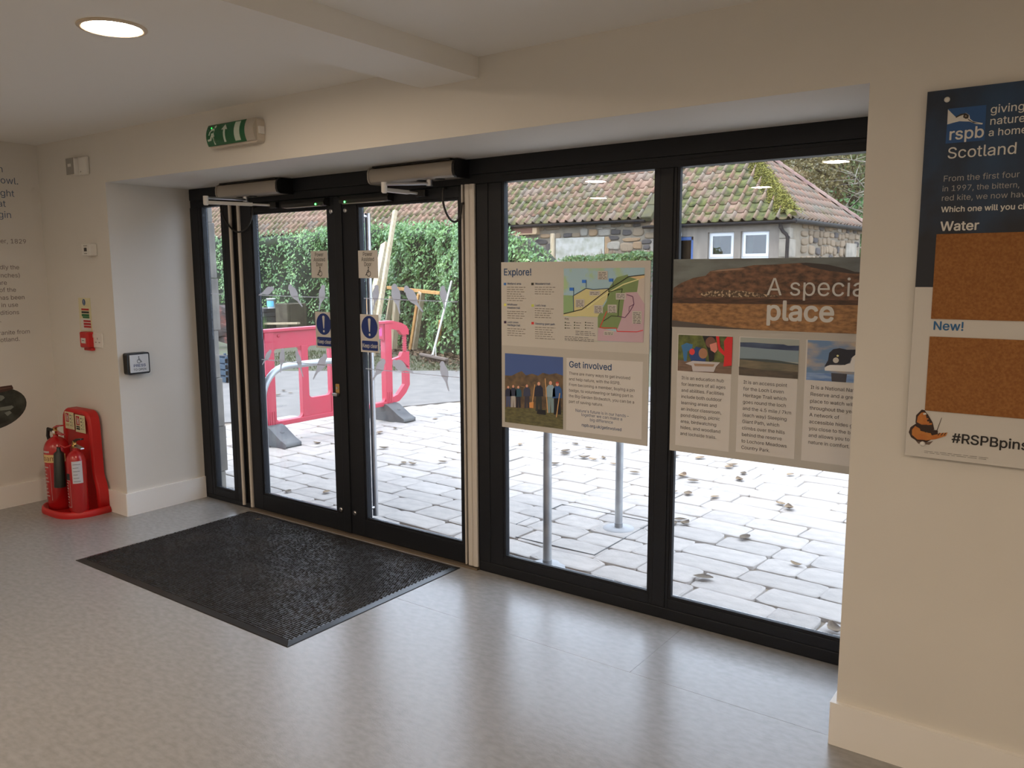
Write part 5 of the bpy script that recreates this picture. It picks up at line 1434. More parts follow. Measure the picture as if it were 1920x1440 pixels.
# ------------------------------------------------------------------ things by the ivy on the far left
t = thing('plank_stack', (-12.2, 10.5, 0), 'weathered grey planks stacked by the ivy on the far left', 'timber')
q = BP(492, 588, 1, 10.6)
for k in range(7):
    MB().box(q.x - 0.55 + R.uniform(-0.05, 0.05), q.x + 0.42 + R.uniform(-0.06, 0.06), 10.3 + R.uniform(-0.04, 0.04), 10.9, 0.0 + k * 0.115, 0.105 + k * 0.115).build('plank', GREYWOOD, t, bevel=0.005)
q = BP(508, 580, 1, 10.45)
t = thing('bucket', (q.x, 10.5, 0.805), 'white and blue plastic bucket on the plank stack', 'bucket')
q.z = 0.805; q.x -= 0.09
BL = mat('bucket_blue', srgb(110, 190, 225), 0.4)
MB().lathe([(0.10, 0.0), (0.115, 0.24), (0.125, 0.24), (0.128, 0.27), (0.118, 0.27), (0.11, 0.24)], (q.x + 0.05, 10.5, q.z), 20).build('tub', mat('bucket_white', srgb(194, 201, 203), 0.4), t)
arcstrip(t, 'blue_label', (q.x + 0.05, 10.5), 0.108, -120, -5, q.z + 0.05, q.z + 0.20, BL, 0.006)
q = BP(540, 590, 1, 10.4)
t = thing('stone_trough', (q.x, 10.55, 0), 'old square stone trough at the foot of the ivy', 'trough')
STN = mat('old_stone', srgb(62, 54, 42), 0.95, col2=srgb(82, 76, 60), scale=5, bump=0.5, bscale=20)
b = MB(); x0, x1 = q.x - 0.40, q.x + 0.10
for a in ((x0, x1, 10.3, 10.4, 0, 0.95), (x0, x1, 10.85, 10.95, 0, 0.95), (x0, x0 + 0.1, 10.4, 10.85, 0, 0.95), (x1 - 0.1, x1, 10.4, 10.85, 0, 0.95), (x0 + 0.1, x1 - 0.1, 10.4, 10.85, 0, 0.7)): b.box(*a)
b.build('basin', STN, t, bevel=0.02)
tag(MB().bar(BP(497, 607, 1, 10.1), BP(560, 606, 1, 10.1), 0.10, 0.05).build('plank', TIMBER), 'pale plank lying across in front of the stone trough', 'timber')
bpy.data.objects['plank_stack']['label'] = 'weathered grey planks stacked by the ivy on the far left'
b = MB(); qg = BP(487, 608, 1, 10.0)
for _ in range(260):
    x = qg.x + rr.gauss(0, 0.12); y = 10.0 + rr.gauss(0, 0.08); h = rr.uniform(0.25, 0.72)
    b.add([(x - 0.012, y, 0), (x + 0.012, y, 0), (x + rr.gauss(0, 0.10), y + rr.gauss(0, 0.08), h)], [(0, 1, 2)])
tag(b.build('grass_tuft', mat('tuft_green', srgb(75, 103, 49), 0.8, trans=0.3)), 'tall green grass tuft before the grey planks', 'grass', kind='stuff')
q = BP(416, 600, 1, 8.0)
t = thing('wheelbarrow_load', (q.x, 8.0, 0), 'dark heap with rusty pieces seen past the stone jamb', 'heap')
for k in range(9):
    a = R.uniform(0, PI); cxx = q.x + R.uniform(-0.5, 0.5); z = 0.12 + 0.09 * k
    MB().bar((cxx - 0.45 * math.cos(a), 8.0 - 0.2 * math.sin(a), z), (cxx + 0.45 * math.cos(a), 8.0 + 0.2 * math.sin(a), z + 0.1), 0.16, 0.14).build('log', mat('dark_log', srgb(52, 42, 38), 0.9, col2=srgb(120, 62, 48), scale=4, lo=0.5, hi=0.7), t, bevel=0.02)
t['category'] = 'log pile'; t['label'] = 'dark pile of logs seen past the stone jamb'; t.name = 'log_pile'
WL[t.name] = Vector(t.location)
q = BP(424, 690, 1, 4.4)
t = thing('storage_crate', (q.x, 4.4, 0), 'dark blue crate on the lane, seen through the narrow side light', 'crate')
zc = 0.0
CR_ = mat('crate_blue', srgb(37, 61, 78), 0.5)
b = MB(); w_ = 0.3
for k in range(4):
    b.box(q.x - w_, q.x + w_, 4.2, 4.22, 0.02 + k * 0.1, 0.09 + k * 0.1); b.box(q.x - w_, q.x + w_, 4.58, 4.6, 0.02 + k * 0.1, 0.09 + k * 0.1)
    b.box(q.x - w_, q.x - w_ + 0.02, 4.22, 4.58, 0.02 + k * 0.1, 0.09 + k * 0.1); b.box(q.x + w_ - 0.02, q.x + w_, 4.22, 4.58, 0.02 + k * 0.1, 0.09 + k * 0.1)
b.build('side', CR_, t)
b = MB(); b.box(q.x - w_, q.x + w_, 4.2, 4.6, 0.0, 0.02)
for sx_ in (-1, 1):
    for yy in (4.2, 4.57): b.box(q.x + sx_ * (w_ - 0.015) - 0.015, q.x + sx_ * (w_ - 0.015) + 0.015, yy, yy + 0.03, 0.0, 0.42)
b.build('frame', CR_, t)

# ------------------------------------------------------------------ pantile roofs
def tile_mat(name, lo, hi, vary=0.6):
    M = mat(name, srgb(142, 108, 90), 0.85, col2=srgb(118, 110, 98), scale=3, rnd=0.22, bump=0.4, bscale=25)
    t_ = M.node_tree; P = t_.nodes['Principled BSDF']
    src = P.inputs['Base Color'].links[0].from_socket
    co = t_.nodes.new('ShaderNodeNewGeometry')
    n = t_.nodes.new('ShaderNodeTexNoise'); n.inputs['Scale'].default_value = 1.6; n.inputs['Detail'].default_value = 9; n.inputs['Roughness'].default_value = 0.7
    t_.links.new(co.outputs['Position'], n.inputs[0])
    r = t_.nodes.new('ShaderNodeValToRGB'); r.color_ramp.elements[0].position = lo; r.color_ramp.elements[1].position = hi
    t_.links.new(n.outputs['Fac'], r.inputs[0])
    n3 = t_.nodes.new('ShaderNodeTexNoise'); n3.inputs['Scale'].default_value = 9.0; n3.inputs['Detail'].default_value = 5
    t_.links.new(co.outputs['Position'], n3.inputs[0])
    r3 = t_.nodes.new('ShaderNodeValToRGB')
    r3.color_ramp.elements[0].position = 0.35; r3.color_ramp.elements[0].color = (*srgb(58, 63, 34), 1)
    r3.color_ramp.elements[1].position = 0.68; r3.color_ramp.elements[1].color = (*srgb(104, 106, 55), 1)
    t_.links.new(n3.outputs['Fac'], r3.inputs[0])
    mx = t_.nodes.new('ShaderNodeMix'); mx.data_type = 'RGBA'
    at = t_.nodes.new('ShaderNodeAttribute'); at.attribute_name = 'roll'
    iv = t_.nodes.new('ShaderNodeMath'); iv.operation = 'MULTIPLY_ADD'; iv.inputs[1].default_value = -0.85; iv.inputs[2].default_value = 1.0
    mu = t_.nodes.new('ShaderNodeMath'); mu.operation = 'MULTIPLY'; mu.use_clamp = True
    t_.links.new(at.outputs['Fac'], iv.inputs[0]); t_.links.new(iv.outputs[0], mu.inputs[0]); t_.links.new(r.outputs[0], mu.inputs[1])
    t_.links.new(mu.outputs[0], mx.inputs['Factor'])
    # every tile fired and weathered a little differently
    oi = t_.nodes.new('ShaderNodeObjectInfo')
    rr_ = t_.nodes.new('ShaderNodeValToRGB'); rr_.color_ramp.interpolation = 'CONSTANT'
    cols = [(144, 102, 84), (134, 118, 104), (152, 120, 100), (116, 108, 98), (134, 102, 86), (122, 98, 82)]
    while len(rr_.color_ramp.elements) < len(cols): rr_.color_ramp.elements.new(0.5)
    for i_, c_ in enumerate(cols):
        rr_.color_ramp.elements[i_].position = i_ / len(cols); rr_.color_ramp.elements[i_].color = (*srgb(*c_), 1)
    t_.links.new(oi.outputs['Random'], rr_.inputs[0])
    m2 = t_.nodes.new('ShaderNodeMix'); m2.data_type = 'RGBA'; m2.inputs['Factor'].default_value = vary
    t_.links.new(src, m2.inputs['A']); t_.links.new(rr_.outputs[0], m2.inputs['B'])
    src = m2.outputs['Result']
    t_.links.new(src, mx.inputs['A']); t_.links.new(r3.outputs[0], mx.inputs['B'])
    t_.links.new(mx.outputs['Result'], P.inputs['Base Color'])
    return M
TILE = tile_mat('mossy_pantile', 0.42, 0.56)
TILE2 = tile_mat('mossier_pantile', 0.40, 0.52)  # moss covers more of these tiles
TILE3 = tile_mat('dusty_pantile', 0.50, 0.66, 0.0)
TW, TG_, TL = 0.246, 0.30, 0.36
def tile_geo(rr, w_=TW, L=TL):
    xs = [0, 0.12, 0.30, 0.48, 0.62, 0.70, 0.78, 0.86, 0.93, 1.02]
    def h(s):
        return -0.016 * math.sin(PI * s / 0.64) if s < 0.64 else 0.066 * math.sin(PI * min(1, (s - 0.64) / 0.36))
    dy = rr.uniform(-0.012, 0.012); dz = rr.uniform(0, 0.008)
    top0 = [(x * w_, dy, h(x) + 0.034 + dz) for x in xs]; bot0 = [(x * w_, dy + 0.004, h(x) + 0.014 + dz) for x in xs]
    top1 = [(x * w_, L, h(x) + 0.014) for x in xs]
    n = len(xs)
    vs = top0 + bot0 + top1
    fs = [(i, i + 1, 2 * n + i + 1, 2 * n + i) for i in range(n - 1)] + [(n + i, n + i + 1, i + 1, i) for i in range(n - 1)] + [(n - 1, 2 * n - 1, 3 * n - 1)]
    sm = [True] * (n - 1) + [False] * (n - 1) + [False]
    return vs, fs, sm
TV = []
for k in range(5):
    vs, fs, sm = tile_geo(random.Random(40 + k))
    TV.append((vs, fs, sm))
def tile_mesh(k, m_):
    vs, fs, sm = TV[k]
    me = bpy.data.meshes.new('tile'); me.from_pydata(vs, [], fs); me.polygons.foreach_set('use_smooth', sm); me.materials.append(m_)
    roll_attr(me)
    return me
ROLLV = [0, 0, 0, 0, 0.1, 0.5, 0.9, 1.0, 0.8, 0.2] * 3
def roll_attr(me):
    at = me.attributes.new('roll', 'FLOAT', 'POINT')
    n_ = len(me.vertices)
    at.data.foreach_set('value', (ROLLV * (n_ // 30 + 1))[:n_])
SL = math.radians(42)
def roof(parent, x0, x1, y0, z0, rows, m_, visible, inside=lambda x, k: True):
    """a slope facing us, eave along x"""
    meshes = [tile_mesh(k, m_) for k in range(5)]
    rest = MB(); made = 0
    o0 = WL[parent.name]
    ncol = int(round((x1 - x0) / TW))
    for c in range(ncol):
        for k in range(rows):
            x = x0 + c * TW
            if not inside(x + TW / 2, (k + 0.5) * TG_): continue
            loc = Vector((x, y0 + k * TG_ * math.cos(SL), z0 + k * TG_ * math.sin(SL) + R.uniform(-0.005, 0.005)))
            v_ = R.randrange(5)
            if visible(x, k) and made < 299:
                o = bpy.data.objects.new('tile', meshes[v_]); COL.objects.link(o); o.parent = parent
                o.location = loc - o0; o.rotation_euler = (SL + R.uniform(-0.012, 0.012), 0, R.uniform(-0.02, 0.02)); made += 1
            else:
                vs, fs, sm = TV[v_]
                o = len(rest.v)
                rest.v += [(loc.x + a, loc.y + b_ * math.cos(SL) - c_ * math.sin(SL), loc.z + b_ * math.sin(SL) + c_ * math.cos(SL)) for a, b_, c_ in vs]
                rest.f += [tuple(i + o for i in f_) for f_ in fs]; rest.sm += sm
    if rest.v:
        ob = rest.build('roof_tiles', m_, parent); ob['kind'] = 'stuff'; roll_attr(ob.data)
    return made

MORTAR = mat('lime_mortar', srgb(108, 99, 86), 0.95, col2=srgb(130, 120, 104), scale=4, bump=0.5, bscale=25)
RENDER = mat('grey_render', srgb(116, 108, 100), 0.92, col2=srgb(134, 126, 116), scale=2.5, stretch=(3, 1, 0.6), bump=0.15, bscale=40)
S_BROWN = mat('stone_brown', srgb(116, 99, 80), 0.9, col2=srgb(140, 123, 101), scale=7, bump=0.5, bscale=22, rnd=0.25)
S_DARK = mat('stone_dark', srgb(61, 58, 58), 0.85, col2=srgb(81, 77, 75), scale=9, bump=0.5, bscale=22, rnd=0.2)
S_TAN = mat('stone_tan', srgb(153, 126, 92), 0.9, col2=srgb(129, 105, 84), scale=6, bump=0.5, bscale=22, rnd=0.2)
S_PALE = mat('stone_pale', srgb(156, 147, 133), 0.9, col2=srgb(128, 122, 111), scale=5, bump=0.5, bscale=22, rnd=0.12)
def blob(rx, rz, dep, rr, n=11, sq_=0.55):
    """an irregular field stone facing -y, centred on the origin"""
    out = []
    for k in range(n):
        a = 2 * PI * k / n; c, s = math.cos(a), math.sin(a)
        f_ = rr.uniform(0.86, 1.08)
        out.append((rx * f_ * math.copysign(abs(c) ** sq_, c), rz * f_ * math.copysign(abs(s) ** sq_, s)))
    vs = [(x, 0.02, z) for x, z in out] + [(x * 0.97, -dep * 0.6, z * 0.96) for x, z in out] + [(x * 0.72, -dep, z * 0.7) for x, z in out]
    fs = [(i * n + (j + 1) % n, i * n + j, (i + 1) * n + j, (i + 1) * n + (j + 1) % n) for i in range(2) for j in range(n)] + [tuple(range(3 * n - 1, 2 * n - 1, -1))]
    return vs, fs, [True] * (2 * n) + [False]
BLOBS = []
for k in range(8):
    BLOBS.append(blob(1, 1, 1, random.Random(70 + k)))
_bm = {}
def stone(parent, x, y, z, rx, rz, m_, rz_rot=0.0, dep=0.035):
    k = R.randrange(8); key = (k, m_.name)
    if key not in _bm:
        vs, fs, sm = BLOBS[k]
        me = bpy.data.meshes.new('stone'); me.from_pydata(vs, [], fs); me.polygons.foreach_set('use_smooth', sm); me.materials.append(m_)
        _bm[key] = me
    o = bpy.data.objects.new('stone', _bm[key]); COL.objects.link(o); o.parent = parent
    o.location = Vector((x, y, z)) - WL[parent.name]; o.scale = (rx, dep, rz); o.rotation_euler = (0, R.uniform(-0.06, 0.06), rz_rot)
def pick():
    r = R.random()
    return S_BROWN if r < 0.55 else S_PALE if r < 0.75 else S_TAN if r < 0.88 else S_DARK

# long outbuilding ---------------------------------------------------
WY = 13.7
E1 = 2.93
t1 = thing('stone_outbuilding', (-12, WY, 0), 'long low stone outbuilding with a mossy red pantile roof', 'building')
MB().box(-24, -2.95, WY, WY + 0.5, -0.1, E1 + 0.05).build('wall', MORTAR, t1)
b = MB(); b.prism([(WY + 0.1, E1 - 0.05), (WY + 3.2, E1 - 0.05), (WY + 3.2, E1 + 2.8)], 0, -24, -3.0)
b.build('roof_void', mat('roof_dark', (0.02, 0.018, 0.016), 0.9), t1)
roof(t1, -24 - 0.06, -3.10, WY - 0.14, E1 + 0.02, 10, TILE, lambda x, k: (x > -7.8 and k < 7) or (-18.2 < x < -10.8 and k < 2) or (-9.9 < x < -4.4 and k < 3))
GUT = mat('black_gutter', (0.010, 0.010, 0.012), 0.7, spec=0.2)
def gutter(parent, x0, x1, y, z):
    pr = [(y + 0.055 * math.cos(a), z + 0.055 * math.sin(a)) for a in [PI + PI * k / 8 for k in range(9)]] + [(y + 0.05, z + 0.012), (y - 0.05, z + 0.012)]
    MB().prism(pr, 0, x0, x1).build('gutter', GUT, parent)
gutter(t1, -24, -3.02, WY - 0.16, E1 - 0.0)
# mossy skew stones closing the roof end
MOSS = mat('moss', srgb(96, 96, 40), 0.95, col2=srgb(138, 131, 56), scale=14, detail=8, bump=0.8, bscale=30, bdist=0.03)
for k in range(7):
    a0 = k * 0.45
    c0 = Vector((-2.98, WY - 0.18 + a0 * math.cos(SL), E1 + 0.02 + a0 * math.sin(SL))); c1 = c0 + Vector((0, 0.44 * math.cos(SL), 0.44 * math.sin(SL)))
    MB().bar(c0, c1, 0.26, 0.14).build('skew_stone', mat('mossy_stone', srgb(66, 62, 46), 0.95, col2=srgb(80, 76, 46), scale=5, bump=0.6, bscale=20), t1, bevel=0.02)
# wall stones: the ones the photograph shows singly, then a general fill
kw = lambda a, b_: BP(940 + a / 6.62, 400 + b_ / 6.62, 1, WY)
taken = []
for a, b_, rx, rz, m_ in ((500, 355, 75, 36, S_DARK), (350, 370, 52, 55, S_BROWN), (448, 448, 58, 52, S_DARK), (592, 430, 36, 66, S_DARK), (305, 470, 62, 28, S_DARK), (825, 272, 55, 30, S_DARK), (1420, 232, 55, 35, S_DARK),
                          (1395, 305, 60, 28, S_DARK), (1560, 238, 50, 38, S_DARK), (705, 280, 35, 36, S_BROWN), (1140, 240, 50, 45, S_TAN), (1282, 240, 70, 46, S_PALE), (1030, 232, 45, 50, S_PALE), (545, 282, 62, 28, S_TAN),
                          (1620, 328, 98, 24, S_TAN), (1110, 152, 58, 34, S_BROWN), (1275, 142, 80, 30, S_PALE), (1420, 145, 50, 28, S_BROWN), (1230, 188, 32, 11, S_PALE), (1392, 190, 32, 9, S_PALE), (1560, 420, 75, 55, S_BROWN),
                          (1690, 400, 50, 50, S_TAN), (900, 150, 120, 26, S_BROWN), (640, 180, 90, 28, S_BROWN), (930, 270, 46, 32, S_BROWN), (1700, 230, 60, 50, S_BROWN), (1390, 400, 80, 50, S_PALE), (1330, 330, 34, 40, S_TAN)):
    q = kw(a, b_)
    sx_, sz_ = rx / 6.62 * 0.0164, rz / 6.62 * 0.0130
    stone(t1, q.x, WY, q.z, sx_, sz_, m_); taken.append((q.x, q.z, sx_, sz_))
ql, qr = kw(682, 310), kw(1282, 560)
MB().box(ql.x, qr.x, WY - 0.03, WY + 0.02, qr.z - 0.25, ql.z).build('lime_block', mat('limewash', srgb(177, 174, 166), 0.95, col2=srgb(146, 145, 129), scale=6, bump=0.5, bscale=18), t1, bevel=0.01)
MB().box(qr.x + 0.01, qr.x + 0.12, WY - 0.03, WY + 0.02, qr.z, ql.z).build('lime_block', S_TAN, t1, bevel=0.01)
z = 1.35; n_st = 0
while z < E1 - 0.12:
    h = R.uniform(0.10, 0.17); x = -8.3
    while x < -3.0:
        L = R.uniform(0.16, 0.36)
        cx_, cz_ = x + L / 2, z + h / 2
        ok = all(abs(cx_ - a) > (sx_ + L / 2) * 0.86 or abs(cz_ - c) > (sz_ + h / 2) * 0.86 for a, c, sx_, sz_ in taken)
        if ok and not (ql.x - 0.05 < cx_ < qr.x + 0.15 and qr.z - 0.3 < cz_ < ql.z + 0.06) and n_st < 240:
            stone(t1, cx_, WY, cz_, L / 2 - 0.004, h / 2 - 0.003, pick()); n_st += 1
        x += L
    z += h
# timber eave box and gutter bracket
q = kw(330, 210)
bx_ = MB().box(q.x - 0.36, q.x + 0.28, WY - 0.12, WY, q.z - 0.10, q.z + 0.10).build('eave_box', mat('brown_board', srgb(105, 71, 56), 0.8), t1)
MB().box(q.x - 0.38, q.x + 0.36, WY - 0.16, WY, q.z - 0.115, q.z - 0.09).build('shelf_board', mat('tan_board', srgb(164, 138, 107), 0.8), bx_)
MB().box(q.x + 0.24, q.x + 0.37, WY - 0.15, WY, q.z - 0.09, q.z + 0.11).build('end_block', mat('tan_board', srgb(190, 160, 125), 0.8), bx_)
# stakes
for (u0, v0), (u1, v1), lb in (((1034, 520), (1036, 438), 'taller pale stake standing before the lime washed block'), ((968, 520), (970, 441), 'shorter pale stake beside the ivy end')):
    q0 = BP(u0, v0, 1, 12.6); q1 = BP(u1, v1, 1, 12.75)
    tag(MB().bar((q0.x, q0.y, 0.0), q1, 0.085, 0.06, (0, 1, 0)).build('timber_stake', TIMBER, bevel=0.004, seg=1), lb, 'stake')

# cottage with a hipped roof -----------------------------------------
E2 = 2.79
t2 = thing('hipped_cottage', (-1.3, WY, 0), 'grey rendered cottage with a hipped mossy pantile roof', 'building')
XA, XB = -2.95, 0.25
XF, YF = 0.52, 18.5
wins = ((-1.555, -0.955), (-0.805, -0.180)); dz0 = 0.95; dz1 = 2.615
b = MB()
b.box(XA, -2.66, WY, WY + 0.4, -0.1, E2)
b.box(-2.66, -1.895, WY, WY + 0.4, 2.535, E2)
b.box(-1.895, wins[0][0], WY, WY + 0.4, -0.1, E2)
b.box(wins[0][1], wins[1][0], WY, WY + 0.4, -0.1, E2)
b.box(wins[1][1], XB, WY, WY + 0.4, -0.1, E2)
for a0, a1 in wins:
    b.box(a0, a1, WY, WY + 0.4, dz1, E2); b.box(a0, a1, WY, WY + 0.4, -0.1, dz0)
b.build('wall', RENDER, t2)
b = MB(); b.prism([(XB, WY + 0.002), (XF, YF), (XF - 0.4, YF), (XB - 0.4, WY + 0.002)], 2, -0.1, E2)
b.build('end_wall', MORTAR, t2)
DARKROOM = mat('dim_interior', (0.035, 0.032, 0.03), 0.9)  # near-black: the dimness of the room is put into the colour
MB().box(XA, XB - 0.3, WY + 2.6, WY + 2.7, -0.1, E2).build('inner_wall', mat('inner_wall_shade', (0.03, 0.028, 0.027), 0.9), t2)  # interior shade painted into this wall's colour
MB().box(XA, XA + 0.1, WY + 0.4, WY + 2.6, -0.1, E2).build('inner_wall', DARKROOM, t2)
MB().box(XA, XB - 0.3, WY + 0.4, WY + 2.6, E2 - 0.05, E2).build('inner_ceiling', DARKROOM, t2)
UPVC = mat('white_upvc', srgb(222, 222, 222), 0.3)
PANE2 = glass('dark_pane', (0.55, 0.6, 0.6), 0.10)
for a0, a1 in wins:
    yw0, yw1 = WY + 0.09, WY + 0.15
    wn = MB().box(a0, a0 + 0.05, yw0, yw1, dz0, dz1).box(a1 - 0.05, a1, yw0, yw1, dz0, dz1).box(a0 + 0.05, a1 - 0.05, yw0, yw1, dz1 - 0.05, dz1).box(a0 + 0.05, a1 - 0.05, yw0, yw1, 2.035, 2.085).box(a0 + 0.05, a1 - 0.05, yw0, yw1, dz0, dz0 + 0.05).build('window', UPVC, t2)
    c0, c1 = a0 + 0.035, a1 - 0.03
    b = MB(); ys0, ys1 = WY + 0.07, WY + 0.12
    b.box(c0, c0 + 0.055, ys0, ys1, 2.075, 2.585).box(c1 - 0.055, c1, ys0, ys1, 2.075, 2.585).box(c0 + 0.055, c1 - 0.055, ys0, ys1, 2.53, 2.585).box(c0 + 0.055, c1 - 0.055, ys0, ys1, 2.075, 2.135)
    b.build('sash', UPVC, wn)
    MB().box(c0 + 0.05, c1 - 0.05, ys0 + 0.02, ys0 + 0.028, 2.13, 2.535).build('pane', PANE2, wn)
    MB().box(a0 + 0.05, a1 - 0.05, ys0 + 0.03, ys0 + 0.038, dz0 + 0.05, 2.035).build('pane', PANE2, wn)
    MB().box(a0 + 0.05, a0 + 0.16, WY + 0.30, WY + 0.33, dz0, dz1).build('curtain', mat('curtain_grey', srgb(150, 155, 140), 0.9), wn)
    MB().box(a0 - 0.04, a1 + 0.04, WY - 0.05, WY + 0.1, dz0 - 0.06, dz0).build('sill', RENDER, wn, bevel=0.005)
DB = mat('door_blue', srgb(52, 85, 142), 0.4)
df = MB().box(-2.66, -2.60, WY + 0.02, WY + 0.12, 0, 2.535).box(-1.955, -1.895, WY + 0.02, WY + 0.12, 0, 2.535).box(-2.66, -1.895, WY + 0.02, WY + 0.12, 2.455, 2.535).build('door_frame', DB, t2, bevel=0.006)
MB().box(-2.62, -2.57, WY + 0.12, WY + 0.85, 0.02, 2.45).build('open_door', DB, df, bevel=0.004)
MB().box(-2.15, -2.02, WY + 2.3, WY + 2.36, 0.9, 2.3).build('hanging_coat', mat('dull_red_cloth', srgb(80, 35, 32), 0.9), df)
q = BP(1266, 440, 1, WY - 0.16)
t = thing('wall_lamp', (q.x, WY, q.z), 'round white globe lamp above the blue cottage doorway', 'lamp')
MB().lathe([(0.0, -0.15)] + [(0.15 * math.sin(PI * k / 12), -0.15 * math.cos(PI * k / 12)) for k in range(1, 12)] + [(0.0, 0.15)], (q.x, WY - 0.17, q.z), 24).build('globe', mat('opal_globe', srgb(201, 206, 212), 0.25), t)
MB().lathe([(0.06, 0.0), (0.06, -0.04), (0.045, -0.06)], (q.x, WY, q.z), 16, axis=1).build('bracket', UPVC, t)
# roof
AP = Vector((-1.95, 16.1, 5.0))                       # end of the ridge
C1 = Vector((0.36, WY - 0.14, E2 + 0.02)); C2 = Vector((0.62, YF + 0.12, E2 + 0.02))
def hip_in(x, s):
    yy = s * math.cos(SL); k = yy / (AP.y - C1.y)
    return x < C1.x + (AP.x - C1.x) * k - 0.05
nr = int((AP.y - C1.y) / math.cos(SL) / TG_) + 1
roof(t2, XA + 0.06, C1.x + 0.06, C1.y, C1.z, nr, TILE2, lambda x, k: True, hip_in)
b = MB()
ridge_l = Vector((-2.9, AP.y, AP.z)); eave_l = Vector((-2.9, WY, E2)); back_l = Vector((-2.9, YF, E2))
dn = Vector((0, 0.03, -0.03))
vsr = [eave_l + dn, C1 + dn, AP + dn, ridge_l + dn, C2 + dn, back_l + dn]
b.add(vsr, [(0, 1, 2, 3), (1, 4, 2), (4, 5, 3, 2), (0, 3, 5), (0, 5, 4, 1)])
b.build('roof_void', MATS['roof_dark'], t2)
# hipped end: rows of the same tiles, narrow in view
ux = (C2 - C1); UL = ux.length; ux = ux / UL
mid_ = (C1 + C2) / 2; up_ = (AP - mid_); up_ = (up_ - ux * up_.dot(ux)); HLn = up_.length; up_ = up_ / HLn
nrm = ux.cross(up_).normalized()
if nrm.z < 0: nrm = -nrm
rest = MB()
apx = (AP - C1).dot(ux)
ncol = int(UL / TW)
for k in range(int(HLn / TG_)):
    for c in range(ncol):
        xa = c * TW + 0.02; s = (k + 0.5) * TG_ / HLn
        if apx * s - 0.06 < xa + TW / 2 < UL - (UL - apx) * s + 0.06:
            vs, fs, sm = TV[R.randrange(5)]
            o = len(rest.v)
            og = C1 + ux * xa + up_ * (k * TG_) + nrm * R.uniform(0, 0.006)
            rest.v += [tuple(og + ux * a + up_ * b_ + nrm * c_) for a, b_, c_ in vs]; rest.f += [tuple(i + o for i in f_) for f_ in fs]; rest.sm += sm
ob = rest.build('end_roof_tiles', TILE3, t2); ob['kind'] = 'stuff'; roll_attr(ob.data)
# hip and ridge tiles, the near hip under thick moss
def hips(p, q, n, m_, r_=0.12, lift=0.05):
    for k in range(n):
        a = p.lerp(q, k / n) + Vector((0, 0, lift)); c = p.lerp(q, (k + 1.12) / n) + Vector((0, 0, lift))
        d = (c - a).normalized(); sd = d.cross(Vector((0, 0, 1))).normalized(); u_ = sd.cross(d)
        vs = []
        for e, sc in ((a, 1.08), (c, 0.95)):
            for j in range(7):
                an = PI * j / 6; vs.append(e + (sd * math.cos(an) * r_ + u_ * math.sin(an) * r_ * 0.9) * sc)
        MB().add(vs, [(j, j + 1, 8 + j, 7 + j) for j in range(6)], True).add(vs[:7], [tuple(range(7))]).build('hip_tile', m_, t2)
HIPM = mat('hip_tile_plum', srgb(112, 84, 78), 0.85, col2=srgb(132, 108, 96), scale=4, rnd=0.15, bump=0.3)
hips(C1 + Vector((-0.05, 0.05, 0.04)), AP, 9, mat('hip_tile_mossy', srgb(84, 82, 36), 0.95, col2=srgb(112, 108, 48), scale=14, bump=0.8, bscale=30, bdist=0.03), 0.095)
hips(C2, AP, 12, HIPM)
hips(Vector((-2.95, AP.y, AP.z)), AP, 3, HIPM)
b = MB()
for _ in range(20000):
    s = rr.uniform(0.03, 1.0); c = C1.lerp(AP, s)
    off = rr.gauss(-0.06, 0.12)
    c = c + Vector((off, 0, 0.16 + 0.06 * rr.random() - abs(off) * 0.5))
    leafquad(b, c, Vector((rr.gauss(0, 0.6), rr.gauss(-0.3, 0.6), 1)), rr.uniform(0.010, 0.024), rr, 1.2)
ob = b.build('hip_moss', MOSS, t2); ob['kind'] = 'stuff'
gutter(t2, XA - 0.12, C1.x + 0.06, WY - 0.16, E2 - 0.0)
dg = (C2 - C1).normalized(); sg = Vector((dg.y, -dg.x, 0))
MB().tube([C1 + sg * 0.02 + Vector((0, 0, -0.02)), C2 + sg * 0.02 + Vector((0, 0, -0.02))], 0.055, 8).build('gutter', mat('grey_gutter', (0.025, 0.025, 0.025), 0.7, spec=0.2), t2)
# swan neck and downpipe
pp = [BP(u, v, 1, WY - 0.12) for u, v in ((1464, 417), (1464, 426), (1468, 434), (1474, 439), (1477, 445), (1476, 460))]
pp[0].y = WY - 0.16; pp[0].z = E2 - 0.04
pts = pp + [Vector((pp[-1].x, WY - 0.10, 0.05))]
dp = MB().tube(pts, 0.036, 12).build('downpipe', GUT, t2)
for k in (1, 4):
    MB().lathe([(0.044, -0.025), (0.044, 0.025)], pts[k], 12).build('pipe_collar', GUT, dp)
# quoins and end wall stones
for x0, x1, z0, z1 in ((0.03, 0.26, 2.44, 2.66), (0.03, 0.27, 2.05, 2.43), (0.02, 0.26, 1.65, 2.04), (0.05, 0.27, 1.2, 1.64), (0.02, 0.27, 0.6, 1.19), (0.04, 0.26, 0.0, 0.59)):
    MB().box(x0, x1, WY - 0.02, WY + 0.5, z0, z1).build('quoin', S_PALE, t2, bevel=0.015)
ea = math.atan2(YF - WY, XF - XB)
n_st = 0; z = 1.3
while z < E2 - 0.08:
    h = R.uniform(0.12, 0.24); s = 0.55 + R.uniform(0, 0.1)
    while s < 4.65:
        L = R.uniform(0.15, 0.50)
        if n_st < 220:
            c = s + L / 2
            stone(t2, XB + math.cos(ea) * c + 0.0, WY + math.sin(ea) * c, z + h / 2 + R.uniform(-0.03, 0.03), (L / 2 - 0.006) * R.uniform(0.7, 1.0), (h / 2 - 0.005) * R.uniform(0.75, 1.15), S_DARK if R.random() < 0.22 else (S_BROWN if R.random() < 0.75 else pick()), ea, 0.04); n_st += 1
        s += L
    z += h
